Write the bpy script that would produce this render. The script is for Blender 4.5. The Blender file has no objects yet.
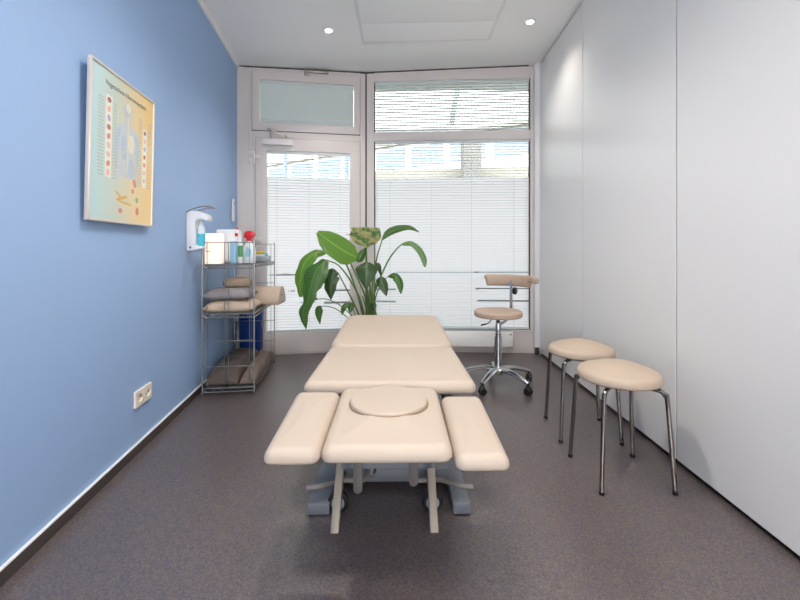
import bpy, bmesh, math, random
from mathutils import Vector, Matrix, noise
random.seed(7)
C = bpy.context.scene.collection
PI = math.pi
F, HX, HY, CH = 400.0, 400.0, 250.0, 1.05      # focal length in px, principal point, camera height

def P(px, py, Y):
    return Vector(((px-HX)/F*Y, Y, CH-(py-HY)/F*Y))

# ---------------------------------------------------------------- materials
def lin(c):
    return tuple((v/255/12.92 if v/255 <= .04045 else ((v/255+.055)/1.055)**2.4) for v in c)

def mat(name, rgb, rough=.5, metal=0.0, spec=.5, coat=0.0, emit=None, es=0.0, bump=None, vary=None, trans=0, sss=0):
    m = bpy.data.materials.new(name); m.use_nodes = True
    nt = m.node_tree; b = nt.nodes['Principled BSDF']
    col = lin(rgb)+(1,)
    b.inputs['Base Color'].default_value = col
    b.inputs['Roughness'].default_value = rough
    b.inputs['Metallic'].default_value = metal
    b.inputs['Specular IOR Level'].default_value = spec
    b.inputs['Coat Weight'].default_value = coat
    b.inputs['Transmission Weight'].default_value = trans
    if emit:
        b.inputs['Emission Color'].default_value = lin(emit)+(1,)
        b.inputs['Emission Strength'].default_value = es
    tc = None
    if bump or vary:
        tc = nt.nodes.new('ShaderNodeTexCoord')
    if vary:                                     # (scale, amount): slight tone variation
        n = nt.nodes.new('ShaderNodeTexNoise'); n.inputs['Scale'].default_value = vary[0]; n.inputs['Detail'].default_value = 4
        nt.links.new(tc.outputs['Object'], n.inputs['Vector'])
        r = nt.nodes.new('ShaderNodeValToRGB')
        lo = tuple(max(0, v*(1-vary[1])) for v in col[:3])+(1,); hi = tuple(min(1, v*(1+vary[1])) for v in col[:3])+(1,)
        r.color_ramp.elements[0].position = .3; r.color_ramp.elements[1].position = .7
        r.color_ramp.elements[0].color = lo; r.color_ramp.elements[1].color = hi
        nt.links.new(n.outputs['Fac'], r.inputs['Fac']); nt.links.new(r.outputs['Color'], b.inputs['Base Color'])
    if bump:                                     # (scale, strength, distance)
        n = nt.nodes.new('ShaderNodeTexNoise'); n.inputs['Scale'].default_value = bump[0]; n.inputs['Detail'].default_value = 3
        nt.links.new(tc.outputs['Object'], n.inputs['Vector'])
        bp = nt.nodes.new('ShaderNodeBump'); bp.inputs['Strength'].default_value = bump[1]; bp.inputs['Distance'].default_value = bump[2]
        nt.links.new(n.outputs['Fac'], bp.inputs['Height']); nt.links.new(bp.outputs['Normal'], b.inputs['Normal'])
    return m

M = {}
M['blue'] = mat('blue_paint', (153, 182, 222), .55, bump=(180, .08, .002))
M['white'] = mat('white_paint', (236, 236, 236), .6, bump=(150, .05, .002))
M['ceiling'] = mat('ceiling_paint', (250, 248, 245), .7)
M['panel'] = mat('partition_laminate', (233, 230, 227), .32, spec=.45)
M['frame'] = mat('frame_lacquer', (216, 207, 203), .4)
M['frame_light'] = mat('pale_fitting', (226, 220, 215), .4)
M['gasket'] = mat('gasket', (46, 42, 42), .7)
M['dark'] = mat('dark_gap', (18, 17, 17), .8)
M['skirting'] = mat('skirting_rubber', (72, 63, 61), .5)
M['slat'] = mat('blind_slat', (208, 215, 213), .45)
M['leather'] = mat('beige_leatherette', (190, 173, 157), .5, spec=.4, bump=(420, .12, .001))
M['leather_seat'] = mat('seat_leatherette', (187, 167, 148), .5, spec=.4, bump=(420, .12, .001))
M['leather_dark'] = mat('backrest_leatherette', (184, 160, 141), .5, spec=.4, bump=(420, .12, .001))
M['well'] = mat('socket_well', (158, 146, 132), .5)
M['crease_shade'] = mat('leatherette_crease_shade', (150, 128, 110), .6)
M['chrome'] = mat('chrome', (205, 205, 206), .18, 1.0)
M['steel'] = mat('brushed_steel', (165, 158, 152), .32, 1.0)
M['stool_steel'] = mat('stool_steel', (150, 143, 138), .2, 1.0)
M['wire'] = mat('zinc_wire', (150, 150, 148), .3, .9)
M['bar'] = mat('satin_bar', (160, 149, 136), .45, .25)
M['table_paint'] = mat('blue_grey_lacquer', (114, 118, 126), .35)
M['foot_bar'] = mat('grey_rubber', (126, 119, 115), .5)
M['lever'] = mat('dark_lever', (92, 87, 84), .4)
M['black'] = mat('black_plastic', (22, 22, 23), .4)
M['plastic'] = mat('white_plastic', (232, 234, 238), .35)
M['grey_plastic'] = mat('grey_plastic', (160, 166, 176), .4)
M['radiator'] = mat('radiator_enamel', (238, 235, 231), .35)
M['pot'] = mat('pot_glaze', (206, 202, 196), .4)
M['soil'] = mat('soil', (52, 40, 32), .95, vary=(40, .4))
M['pillow_beige'] = mat('beige_cotton', (192, 172, 152), .8, vary=(9, .06), bump=(160, .1, .002))
M['pillow_grey'] = mat('grey_cotton', (142, 136, 138), .85, vary=(9, .06), bump=(160, .1, .002))
M['cushion_brown'] = mat('cushion_cloth', (160, 140, 120), .8, bump=(160, .1, .002))
M['taupe'] = mat('taupe_cloth', (88, 77, 72), .9, vary=(7, .1), bump=(120, .15, .003))
M['blanket'] = mat('blanket_cloth', (112, 98, 90), .9, vary=(8, .12), bump=(120, .2, .003))
M['bin'] = mat('blue_bin_plastic', (16, 52, 122), .35)
M['red'] = mat('red_plastic', (214, 30, 40), .35)
M['label_red'] = mat('red_print', (205, 32, 44), .5)
M['bottle_white'] = mat('bottle_white', (226, 234, 234), .35)
M['bottle_blue'] = mat('pale_blue_plastic', (150, 196, 222), .4)
M['bottle_green'] = mat('green_print', (88, 160, 104), .5)
M['teal'] = mat('teal_plastic', (40, 176, 160), .4)
M['liquid'] = mat('blue_liquid', (88, 200, 226), .2)
M['bottle_clear'] = mat('pale_bottle', (214, 228, 236), .25)
M['yellow'] = mat('yellow_sponge', (240, 206, 62), .8)
M['glow'] = mat('glowing_white', (255, 240, 224), .6, emit=(255, 226, 200), es=.3)
M['lamp_lens'] = mat('lamp_lens', (255, 250, 240), .4, emit=(255, 244, 226), es=6.0)
M['grey_print'] = mat('grey_print', (128, 134, 138), .6)
M['pale_print'] = mat('pale_print', (188, 198, 206), .6)
M['orange_print'] = mat('orange_print', (232, 160, 70), .6)
M['logo_blue'] = mat('logo_blue', (30, 70, 170), .5)
M['ivory'] = mat('ivory_plastic', (236, 226, 212), .35)
M['brass'] = mat('brass_contact', (196, 160, 96), .35, .8)
M['poster_frame'] = mat('poster_aluminium', (218, 208, 200), .35, .3)
M['pavement'] = mat('pavement', (150, 150, 148), .9, vary=(2, .06))
M['concrete'] = mat('concrete', (92, 94, 92), .9, vary=(1.5, .05))
M['soffit'] = mat('soffit', (128, 138, 134), .8)
M['facade'] = mat('facade', (164, 168, 168), .7)
M['facade_glass'] = mat('facade_glass', (92, 112, 134), .15)
M['strut'] = mat('strut_paint', (112, 124, 126), .5)
M['facade_beige'] = mat('facade_beige', (116, 118, 110), .8)
M['stem'] = mat('plant_stem', (92, 122, 56), .5, vary=(14, .2))

def floor_mat():
    m = bpy.data.materials.new('flecked_vinyl'); m.use_nodes = True
    nt = m.node_tree; N = nt.nodes.new; L = nt.links.new; b = nt.nodes['Principled BSDF']
    tc = N('ShaderNodeTexCoord')
    v = N('ShaderNodeTexVoronoi'); v.inputs['Scale'].default_value = 210; L(tc.outputs['Object'], v.inputs['Vector'])
    sep = N('ShaderNodeSeparateColor'); L(v.outputs['Color'], sep.inputs[0])
    r = N('ShaderNodeValToRGB'); r.color_ramp.interpolation = 'CONSTANT'
    e = r.color_ramp.elements
    e[0].position = 0; e[0].color = lin((70, 66, 84))+(1,)
    e[1].position = .14; e[1].color = lin((84, 74, 72))+(1,)
    for p, c in ((.38, (95, 85, 81)), (.66, (103, 92, 87)), (.86, (113, 99, 91))):
        x = e.new(p); x.color = lin(c)+(1,)
    L(sep.outputs[0], r.inputs['Fac'])
    n = N('ShaderNodeTexNoise'); n.inputs['Scale'].default_value = 95; n.inputs['Detail'].default_value = 3
    L(tc.outputs['Object'], n.inputs['Vector'])
    r2 = N('ShaderNodeValToRGB'); r2.color_ramp.elements[0].position = .6; r2.color_ramp.elements[1].position = .68
    r2.color_ramp.elements[0].color = (0, 0, 0, 1); r2.color_ramp.elements[1].color = (.75, .75, .75, 1)
    L(n.outputs['Fac'], r2.inputs['Fac'])
    mx = N('ShaderNodeMix'); mx.data_type = 'RGBA'
    L(r2.outputs['Color'], mx.inputs['Factor']); L(r.outputs['Color'], mx.inputs['A']); mx.inputs['B'].default_value = lin((66, 66, 108))+(1,)
    L(mx.outputs['Result'], b.inputs['Base Color'])
    b.inputs['Roughness'].default_value = .31; b.inputs['Specular IOR Level'].default_value = 1.0
    bp = N('ShaderNodeBump'); bp.inputs['Strength'].default_value = .05; bp.inputs['Distance'].default_value = .002
    n2 = N('ShaderNodeTexNoise'); n2.inputs['Scale'].default_value = 220; L(tc.outputs['Object'], n2.inputs['Vector'])
    L(n2.outputs['Fac'], bp.inputs['Height']); L(bp.outputs['Normal'], b.inputs['Normal'])
    return m
M['floor'] = floor_mat()

def glass_mat():
    m = bpy.data.materials.new('window_glass'); m.use_nodes = True
    nt = m.node_tree; nt.nodes.clear(); N = nt.nodes.new; L = nt.links.new
    o = N('ShaderNodeOutputMaterial'); mx = N('ShaderNodeMixShader'); t = N('ShaderNodeBsdfTransparent'); g = N('ShaderNodeBsdfGlossy')
    t.inputs['Color'].default_value = (.965, .97, .975, 1); g.inputs['Roughness'].default_value = .02
    fr = N('ShaderNodeFresnel'); fr.inputs['IOR'].default_value = 1.3
    L(fr.outputs[0], mx.inputs[0]); L(t.outputs[0], mx.inputs[1]); L(g.outputs[0], mx.inputs[2]); L(mx.outputs[0], o.inputs[0])
    return m
M['glass'] = glass_mat()

def film_mat():
    m = bpy.data.materials.new('frosted_film'); m.use_nodes = True
    nt = m.node_tree; nt.nodes.clear(); N = nt.nodes.new; L = nt.links.new
    o = N('ShaderNodeOutputMaterial'); a = N('ShaderNodeMixShader'); t = N('ShaderNodeBsdfTranslucent'); d = N('ShaderNodeBsdfDiffuse')
    t.inputs['Color'].default_value = (.965, .965, .985, 1); d.inputs['Color'].default_value = (.9, .9, .9, 1)
    a.inputs[0].default_value = .12
    L(t.outputs[0], a.inputs[1]); L(d.outputs[0], a.inputs[2]); L(a.outputs[0], o.inputs[0])
    return m
M['film'] = film_mat()

def leaf_mat(name, c1, c2, trans=.3, patch=None):
    m = bpy.data.materials.new(name); m.use_nodes = True
    nt = m.node_tree; N = nt.nodes.new; L = nt.links.new; b = nt.nodes['Principled BSDF']; o = nt.nodes['Material Output']
    uv = N('ShaderNodeUVMap'); w = N('ShaderNodeTexWave'); w.inputs['Scale'].default_value = 9; w.inputs['Distortion'].default_value = 1.2; w.bands_direction = 'X'
    L(uv.outputs[0], w.inputs['Vector'])
    r = N('ShaderNodeValToRGB'); r.color_ramp.elements[0].color = lin(c1)+(1,); r.color_ramp.elements[1].color = lin(c2)+(1,)
    L(w.outputs['Fac'], r.inputs['Fac'])
    # pale midrib from the v coordinate
    sp = N('ShaderNodeSeparateXYZ'); L(uv.outputs[0], sp.inputs[0])
    s = N('ShaderNodeMath'); s.operation = 'SUBTRACT'; s.inputs[1].default_value = .5; L(sp.outputs['Y'], s.inputs[0])
    ab = N('ShaderNodeMath'); ab.operation = 'ABSOLUTE'; L(s.outputs[0], ab.inputs[0])
    lt = N('ShaderNodeMath'); lt.operation = 'LESS_THAN'; lt.inputs[1].default_value = .03; L(ab.outputs[0], lt.inputs[0])
    mx = N('ShaderNodeMix'); mx.data_type = 'RGBA'; L(lt.outputs[0], mx.inputs['Factor']); L(r.outputs['Color'], mx.inputs['A'])
    mx.inputs['B'].default_value = lin(tuple(min(255, int(v*1.14+6)) for v in c2))+(1,)
    out = mx.outputs['Result']
    if patch:
        n = N('ShaderNodeTexNoise'); n.inputs['Scale'].default_value = 3.2; L(uv.outputs[0], n.inputs['Vector'])
        r2 = N('ShaderNodeValToRGB'); r2.color_ramp.elements[0].position = .42; r2.color_ramp.elements[1].position = .54; L(n.outputs['Fac'], r2.inputs['Fac'])
        m2 = N('ShaderNodeMix'); m2.data_type = 'RGBA'; L(r2.outputs['Color'], m2.inputs['Factor']); L(out, m2.inputs['A']); m2.inputs['B'].default_value = lin(patch)+(1,)
        out = m2.outputs['Result']
    L(out, b.inputs['Base Color']); b.inputs['Roughness'].default_value = .38
    t = N('ShaderNodeBsdfTranslucent'); L(out, t.inputs['Color'])
    ms = N('ShaderNodeMixShader'); ms.inputs[0].default_value = trans
    L(b.outputs[0], ms.inputs[1]); L(t.outputs[0], ms.inputs[2]); L(ms.outputs[0], o.inputs['Surface'])
    return m
M['leaf'] = leaf_mat('leaf_green', (64, 104, 46), (78, 120, 54), .35)
M['leaf_light'] = leaf_mat('leaf_light_green', (102, 146, 56), (116, 160, 66), .42)
M['leaf_pale'] = leaf_mat('leaf_pale_green', (98, 132, 76), (112, 146, 88), .35)
M['leaf_dark'] = leaf_mat('leaf_dark_green', (46, 70, 36), (56, 84, 42), .25)
M['leaf_patch'] = leaf_mat('leaf_yellowing', (92, 130, 78), (108, 146, 90), .4, patch=(196, 190, 132))

def poster_mat():
    m = bpy.data.materials.new('poster_print'); m.use_nodes = True
    nt = m.node_tree; N = nt.nodes.new; L = nt.links.new; b = nt.nodes['Principled BSDF']
    tc = N('ShaderNodeTexCoord'); sp = N('ShaderNodeSeparateXYZ'); L(tc.outputs['Generated'], sp.inputs[0])
    r = N('ShaderNodeValToRGB'); e = r.color_ramp.elements
    e[0].position = .05; e[0].color = lin((186, 216, 218))+(1,)
    e[1].position = .97; e[1].color = lin((240, 202, 130))+(1,)
    x = e.new(.38); x.color = lin((204, 212, 196))+(1,)
    x = e.new(.68); x.color = lin((232, 208, 156))+(1,)
    L(sp.outputs['X'], r.inputs['Fac']); L(r.outputs['Color'], b.inputs['Base Color'])
    b.inputs['Roughness'].default_value = .4; b.inputs['Coat Weight'].default_value = .6; b.inputs['Coat Roughness'].default_value = .05
    return m
M['print'] = poster_mat()

# ---------------------------------------------------------------- mesh builder
class MB:
    def __init__(s): s.v = []; s.f = []; s.m = []; s.uv = None
    def add(s, vs, fs, mi=0):
        o = len(s.v); s.v += [Vector(v) for v in vs]
        for f in fs: s.f.append([o+i for i in f]); s.m.append(mi)
        return s
    def box(s, lo, hi, mi=0, rot=None, piv=None):
        (a, b, c), (d, e, f) = lo, hi
        vs = [Vector(q) for q in ((a,b,c),(d,b,c),(d,e,c),(a,e,c),(a,b,f),(d,b,f),(d,e,f),(a,e,f))]
        if rot is not None:
            pv = Vector(piv) if piv else sum(vs, Vector())/8
            vs = [pv+rot@(q-pv) for q in vs]
        return s.add(vs, [(0,3,2,1),(4,5,6,7),(0,1,5,4),(1,2,6,5),(2,3,7,6),(3,0,4,7)], mi)
    def beam(s, p0, p1, w, h, up=(0,0,1), mi=0):
        p0, p1 = Vector(p0), Vector(p1); t = (p1-p0).normalized(); sd = t.cross(Vector(up)).normalized(); u = sd.cross(t)
        vs = [p+sd*a*w/2+u*b*h/2 for p in (p0, p1) for a, b in ((-1,-1),(1,-1),(1,1),(-1,1))]
        return s.add(vs, [(0,1,2,3),(7,6,5,4),(0,4,5,1),(1,5,6,2),(2,6,7,3),(3,7,4,0)], mi)
    def tube(s, pts, r, n=10, mi=0, sq=1.0):
        pts = [Vector(p) for p in pts]; k = len(pts)
        rs = r if isinstance(r, (list, tuple)) else [r]*k
        t0 = (pts[1]-pts[0]).normalized()
        nrm = t0.orthogonal().normalized() if abs(t0.z) > .95 else t0.cross(Vector((0,0,1))).normalized()
        o = len(s.v)
        for i, p in enumerate(pts):
            t = (pts[min(i+1,k-1)]-pts[max(i-1,0)]).normalized()
            nrm = (nrm-t*nrm.dot(t)).normalized(); bn = t.cross(nrm)
            for j in range(n):
                a = 2*PI*j/n; s.v.append(p+nrm*math.cos(a)*rs[i]+bn*math.sin(a)*rs[i]*sq)
        for i in range(k-1):
            for j in range(n):
                s.f.append([o+i*n+j, o+i*n+(j+1)%n, o+(i+1)*n+(j+1)%n, o+(i+1)*n+j]); s.m.append(mi)
        s.f.append([o+j for j in range(n)][::-1]); s.m.append(mi)
        s.f.append([o+(k-1)*n+j for j in range(n)]); s.m.append(mi)
        return s
    def cyl(s, p0, p1, r0, r1=None, n=20, mi=0):
        return s.tube([p0, p1], [r0, r0 if r1 is None else r1], n, mi)
    def lathe(s, prof, c=(0,0,0), n=32, mi=0, sy=1.0):
        c = Vector(c); o = len(s.v); k = len(prof)
        for r, z in prof:
            for j in range(n):
                a = 2*PI*j/n; s.v.append(c+Vector((r*math.cos(a), r*math.sin(a)*sy, z)))
        for i in range(k-1):
            for j in range(n):
                s.f.append([o+i*n+j, o+i*n+(j+1)%n, o+(i+1)*n+(j+1)%n, o+(i+1)*n+j]); s.m.append(mi)
        s.f.append([o+j for j in range(n)][::-1]); s.m.append(mi)
        s.f.append([o+(k-1)*n+j for j in range(n)]); s.m.append(mi)
        return s
    def loops(s, lps, top=None, mi=0):
        n = len(lps[0]); o = len(s.v)
        for l in lps: s.v += [Vector(p) for p in l]
        for i in range(len(lps)-1):
            for j in range(n):
                s.f.append([o+i*n+j, o+i*n+(j+1)%n, o+(i+1)*n+(j+1)%n, o+(i+1)*n+j]); s.m.append(mi)
        s.f.append([o+j for j in range(n)][::-1]); s.m.append(mi)
        e = o+(len(lps)-1)*n
        if top is None:
            s.f.append([e+j for j in range(n)]); s.m.append(mi)
        else:
            s.v.append(Vector(top)); q = len(s.v)-1
            for j in range(n): s.f.append([e+j, e+(j+1)%n, q]); s.m.append(mi)
        return s
    def prism(s, poly, y0, y1, mi=0, axis='y'):
        n = len(poly)
        if axis == 'y': a = [Vector((x, y0, z)) for x, z in poly]; b = [Vector((x, y1, z)) for x, z in poly]
        else: a = [Vector((x, z, y0)) for x, z in poly]; b = [Vector((x, z, y1)) for x, z in poly]
        return s.add(a+b, [list(range(n)), [2*n-1-i for i in range(n)]]+[[i, i+n, (i+1)%n+n, (i+1)%n] for i in range(n)], mi)
    def ring(s, o, i, d0, d1, mi=0):
        """rectangular ring in the x-z plane: o, i = (x0, x1, z0, z1); depth d0..d1 along y"""
        vs = []
        for d in (d0, d1):
            for (x0, x1, z0, z1) in (o, i):
                vs += [(x0,d,z0),(x1,d,z0),(x1,d,z1),(x0,d,z1)]
        fs = []
        for k in range(4):
            l = (k+1) % 4
            fs += [(k, l, 4+l, 4+k), (8+k, 12+k, 12+l, 8+l), (k, 8+k, 8+l, l), (4+k, 4+l, 12+l, 12+k)]
        return s.add(vs, fs, mi)
    def build(s, name, mats, parent=None, bevel=0, seg=2, smooth=30, off=None):
        me = bpy.data.meshes.new(name)
        off = Vector(off) if off is not None else Vector((0,0,0))
        me.from_pydata([tuple(v-off) for v in s.v], [], s.f)
        ms = mats if isinstance(mats, (list, tuple)) else [mats]
        for m in ms: me.materials.append(m)
        for p, mi in zip(me.polygons, s.m): p.material_index = mi
        if s.uv:
            l = me.uv_layers.new(name='UVMap')
            for lp in me.loops: l.data[lp.index].uv = s.uv[lp.vertex_index]
        bm = bmesh.new(); bm.from_mesh(me)
        bmesh.ops.recalc_face_normals(bm, faces=bm.faces)
        if bevel:
            es = [e for e in bm.edges if len(e.link_faces) == 2 and e.calc_face_angle(0) > .6]
            bmesh.ops.bevel(bm, geom=es, offset=bevel, segments=seg, profile=.5, affect='EDGES', clamp_overlap=True)
        bm.to_mesh(me); bm.free()
        if smooth:
            me.shade_smooth(); me.set_sharp_from_angle(angle=math.radians(smooth))
        o = bpy.data.objects.new(name, me); C.objects.link(o)
        if parent: o.parent = parent
        return o

def tag(o, label, cat, group=None, kind='thing'):
    o['label'] = label; o['category'] = cat; o['kind'] = kind
    if group: o['group'] = group
    return o
def thing(name, label, cat, loc=(0,0,0), rz=0, group=None, kind='thing'):
    o = bpy.data.objects.new(name, None); C.objects.link(o)
    o.location = loc; o.rotation_euler = (0, 0, rz); o.empty_display_size = .1
    return tag(o, label, cat, group, kind)
def dup(root, loc, rz, label):
    r = root.copy(); C.objects.link(r); r.location = loc; r.rotation_euler = (0, 0, rz); r['label'] = label
    for ch in list(root.children):
        c = ch.copy(); C.objects.link(c); c.parent = r
        for g in list(ch.children):
            d = g.copy(); C.objects.link(d); d.parent = c
    return r
def spline(pts, n):
    """Catmull-Rom through pts, n samples per span"""
    p = [Vector(q) for q in pts]; p = [2*p[0]-p[1]]+p+[2*p[-1]-p[-2]]; out = []
    for i in range(1, len(p)-2):
        for k in range(n):
            t = k/n; a, b, c, d = p[i-1:i+3]
            out.append(.5*((2*b)+(c-a)*t+(2*a-5*b+4*c-d)*t*t+(3*b-a-3*c+d)*t**3))
    out.append(p[-2]); return out

def outline(w0, w1, L, r, inset=0, n=7):
    """rounded trapezoid, front edge at y=0 with half width w0, back edge at y=L with half width w1"""
    a, b, y0, y1 = w0-inset, w1-inset, inset, L-inset
    rr = max(r-inset, .004); pts = []
    for cx, cy, a0 in ((a-rr, y0+rr, -90), (b-rr, y1-rr, 0), (-b+rr, y1-rr, 90), (-a+rr, y0+rr, 180)):
        for k in range(n+1):
            t = math.radians(a0+90*k/n); pts.append((cx+rr*math.cos(t), cy+rr*math.sin(t)))
    return pts
def pad(mb, f, t, r, crown=.01, z0=0.0, rb=None, mi=0, disc=False):
    """upholstered pad: f(inset) gives the outline, t thickness, r top edge radius, rb bottom edge radius"""
    rb = rb if rb is not None else min(r, t-r)*.8
    lp = []; K = 6
    for k in range(K+1):
        a = PI/2*k/K; lp.append([(x, y, z0+rb*(1-math.sin(a))) for x, y in f(rb*(1-math.cos(a)))] if False else [(x, y, z0+rb-rb*math.cos(a)) for x, y in f(rb*(1-math.sin(a)))])
    for k in range(K+1):
        a = PI/2*k/K; lp.append([(x, y, z0+t-r+r*math.sin(a)) for x, y in f(r*(1-math.cos(a)))])
    last = lp[-1]; cx = sum(p[0] for p in last)/len(last); cy = sum(p[1] for p in last)/len(last)
    hx = max(abs(p[0]-cx) for p in last); hy = max(abs(p[1]-cy) for p in last)
    for s in (.95, .88, .78, .66, .52, .38, .24, .1):
        lp.append([(cx+(x-cx)*s, cy+(y-cy)*s, z0+t+crown*((1-s*s) if disc else (1-((x-cx)*s/hx)**2)*(1-((y-cy)*s/hy)**2))) for x, y, z in last])
    mb.loops(lp, (cx, cy, z0+t+crown), mi)
    return mb
def pillow(mb, a, b, h, flat=.45, wr=0.0, n=26, seed=0, ex=4, pinch=.07):
    """soft cushion, half sizes a x b, height h, lying on z=0"""
    o = len(mb.v)
    for side in (1, -1):
        for i in range(n+1):
            for j in range(n+1):
                u, v = -1+2*i/n, -1+2*j/n
                u = math.sin(u*PI/2); v = math.sin(v*PI/2)
                k = (max(0, 1-abs(u)**ex)*max(0, 1-abs(v)**ex))**.5
                z = (h*(1-flat))*k if side > 0 else -h*flat*min(1, k*1.6)
                if wr and side > 0: z += wr*k*noise.noise(Vector((u*a*14+seed, v*b*14, seed)))
                mb.v.append(Vector((a*u*(1-pinch*(1-v*v)*.6), b*v*(1-pinch*(1-u*u)*.6), z+h*flat)))
    N = n+1
    for s in range(2):
        for i in range(n):
            for j in range(n):
                q = o+s*N*N+i*N+j; f = [q, q+N, q+N+1, q+1]
                mb.f.append(f if s == 0 else f[::-1]); mb.m.append(0)
    return mb

def weld(o, d=1e-5):
    bm = bmesh.new(); bm.from_mesh(o.data); bmesh.ops.remove_doubles(bm, verts=bm.verts, dist=d)
    bmesh.ops.recalc_face_normals(bm, faces=bm.faces); bm.to_mesh(o.data); bm.free(); o.data.shade_smooth()
    return o

# ---------------------------------------------------------------- room shell
def XL(Y): return -1.608+.1307*(3.95-Y)           # left wall
def XR(Y): return 1.352+.027*(Y-1.97)              # face of the right partition
def ZC(X): return 2.908+.02*X                      # ceiling
YB = -3.2
A = Vector((-1.608, 3.95, 0)); Mm = Vector((-.352, 4.16, 0)); B = Vector((1.43, 4.062, 0))

fl = MB().add([(-1.9, YB-.2, 0), (1.9, YB-.2, 0), (1.9, 4.3, 0), (-1.9, 4.3, 0), (-1.9, YB-.2, -.1), (1.9, YB-.2, -.1), (1.9, 4.3, -.1), (-1.9, 4.3, -.1)],
              [(0,1,2,3),(7,6,5,4),(0,4,5,1),(1,5,6,2),(2,6,7,3),(3,7,4,0)]).build('floor', M['floor'], smooth=0)
tag(fl, 'dark brown vinyl floor with blue flecks', 'floor', kind='structure')
c = MB(); q = [(-1.95, YB-.2), (1.95, YB-.2), (1.95, 4.4), (-1.95, 4.4)]
c.add([(x, y, ZC(x)) for x, y in q]+[(x, y, ZC(x)+.15) for x, y in q], [(3,2,1,0),(4,5,6,7),(0,1,5,4),(1,2,6,5),(2,3,7,6),(3,0,4,7)])
tag(c.build('ceiling', M['ceiling'], smooth=0), 'plain white ceiling', 'ceiling', kind='structure')

def slab(name, pts, mats, label, z0, z1):
    mb = MB(); mb.add([(x, y, z0) for x, y in pts]+[(x, y, z1 if z1 else ZC(x)+.05) for x, y in pts], [(3,2,1,0),(4,5,6,7),(0,1,5,4),(1,2,6,5),(2,3,7,6),(3,0,4,7)])
    o = mb.build(name, mats, smooth=0); return tag(o, label, 'wall' if 'wall' in name else 'trim', kind='structure')
slab('wall_left', [(XL(YB), YB), (XL(4.1), 4.1), (XL(4.1)-.15, 4.1), (XL(YB)-.15, YB)], M['blue'], 'plain sky blue painted wall', -.02, 0)
slab('trim_1', [(XL(YB)+.012, YB), (XL(3.94)+.012, 3.94), (XL(3.94)+.0005, 3.94), (XL(YB)+.0005, YB)], M['white'], 'thin white line between blue wall and dark skirting', .049, .0545)
slab('baseboard_left', [(XL(YB)+.012, YB), (XL(3.94)+.012, 3.94), (XL(3.94)+.0005, 3.94), (XL(YB)+.0005, YB)], M['skirting'], 'dark skirting along the blue wall', .0005, .0485)
mb = MB()
for (x0, y0, x1, y1) in ((XL(YB), YB, XL(3.94), 3.94),):
    vs = []
    for (x, y) in ((x0+.0005, y0), (x1+.0005, y1), (x1+.02, y1), (x0+.02, y0)):
        vs += [(x, y, ZC(x)-.024), (x, y, ZC(x)+.01)]
    mb.add(vs, [(0,2,4,6),(1,7,5,3),(0,1,3,2),(2,3,5,4),(4,5,7,6),(6,7,1,0)])
tag(mb.build('trim_2', M['ceiling'], smooth=0), 'thin white strip between blue wall and ceiling', 'trim', kind='structure')

# right partition: full-height sliding panels with shadow gaps
wr = thing('wall_right', 'white laminate partition of tall flush panels', 'wall', kind='structure')
edges = [4.055, 3.02, 1.958, .92, -.12, -1.16, -2.2, -3.2]
for a, b in zip(edges, edges[1:]):
    mb = MB(); y1, y0 = a-.004, b+.004
    q = [(XR(y0), y0), (XR(y0)+.06, y0), (XR(y1)+.06, y1), (XR(y1), y1)]
    mb.add([(x, y, .026) for x, y in q]+[(x, y, ZC(x)-.016) for x, y in q], [(3,2,1,0),(4,5,6,7),(0,1,5,4),(1,2,6,5),(2,3,7,6),(3,0,4,7)])
    mb.build('panel', M['panel'], wr, bevel=.002, seg=1, smooth=0)
mb = MB(); q = [(XR(YB)+.03, YB), (XR(YB)+.2, YB), (XR(4.2)+.2, 4.2), (XR(4.2)+.03, 4.2)]
mb.add([(x, y, -.02) for x, y in q]+[(x, y, ZC(x)+.05) for x, y in q], [(3,2,1,0),(4,5,6,7),(0,1,5,4),(1,2,6,5),(2,3,7,6),(3,0,4,7)])
mb.build('backing', M['dark'], wr, smooth=0)

# wall behind the camera with an unseen window added for fill light
mb = MB(); mb.ring((-1.3, 1.6, -.02, 3.0), (-.6, 1.14, .6, 2.78), YB-.12, YB)
tag(mb.build('wall_back', M['white'], smooth=0), 'white wall with an added fill light opening behind the camera', 'wall', kind='structure')
w4 = thing('fill_window', 'added fill light window, unseen behind the camera', 'window', kind='structure')
MB().ring((-.6, 1.14, .6, 2.78), (-.55, 1.09, .65, 2.73), YB-.1, YB-.04).build('frame', M['frame'], w4, bevel=.003)
MB().box((-.55, YB-.075, .65), (1.09, YB-.07, 2.73)).build('pane', M['glass'], w4, smooth=0)

# ---------------------------------------------------------------- glazed front
class Seg:
    def __init__(s, p, q):
        s.o = p; s.d = (q-p).normalized(); s.L = (q-p).length; s.n = Vector((-s.d.y, s.d.x, 0)); s.rz = math.atan2(s.d.y, s.d.x)
    def u(s, px):
        k = Vector(((px-HX)/F, 1, 0)); t = s.o.dot(s.n)/k.dot(s.n); return (k*t-s.o).dot(s.d)
    def z(s, px, py):
        k = Vector(((px-HX)/F, 1, 0)); t = s.o.dot(s.n)/k.dot(s.n); return CH-(py-HY)/F*t
    def at(s, u, d, z): return s.o+s.d*u+s.n*d+Vector((0,0,z))
S1 = Seg(A, Mm); S2 = Seg(Mm, B)
def zc(s, u): return ZC((s.o+s.d*u).x)

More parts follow.
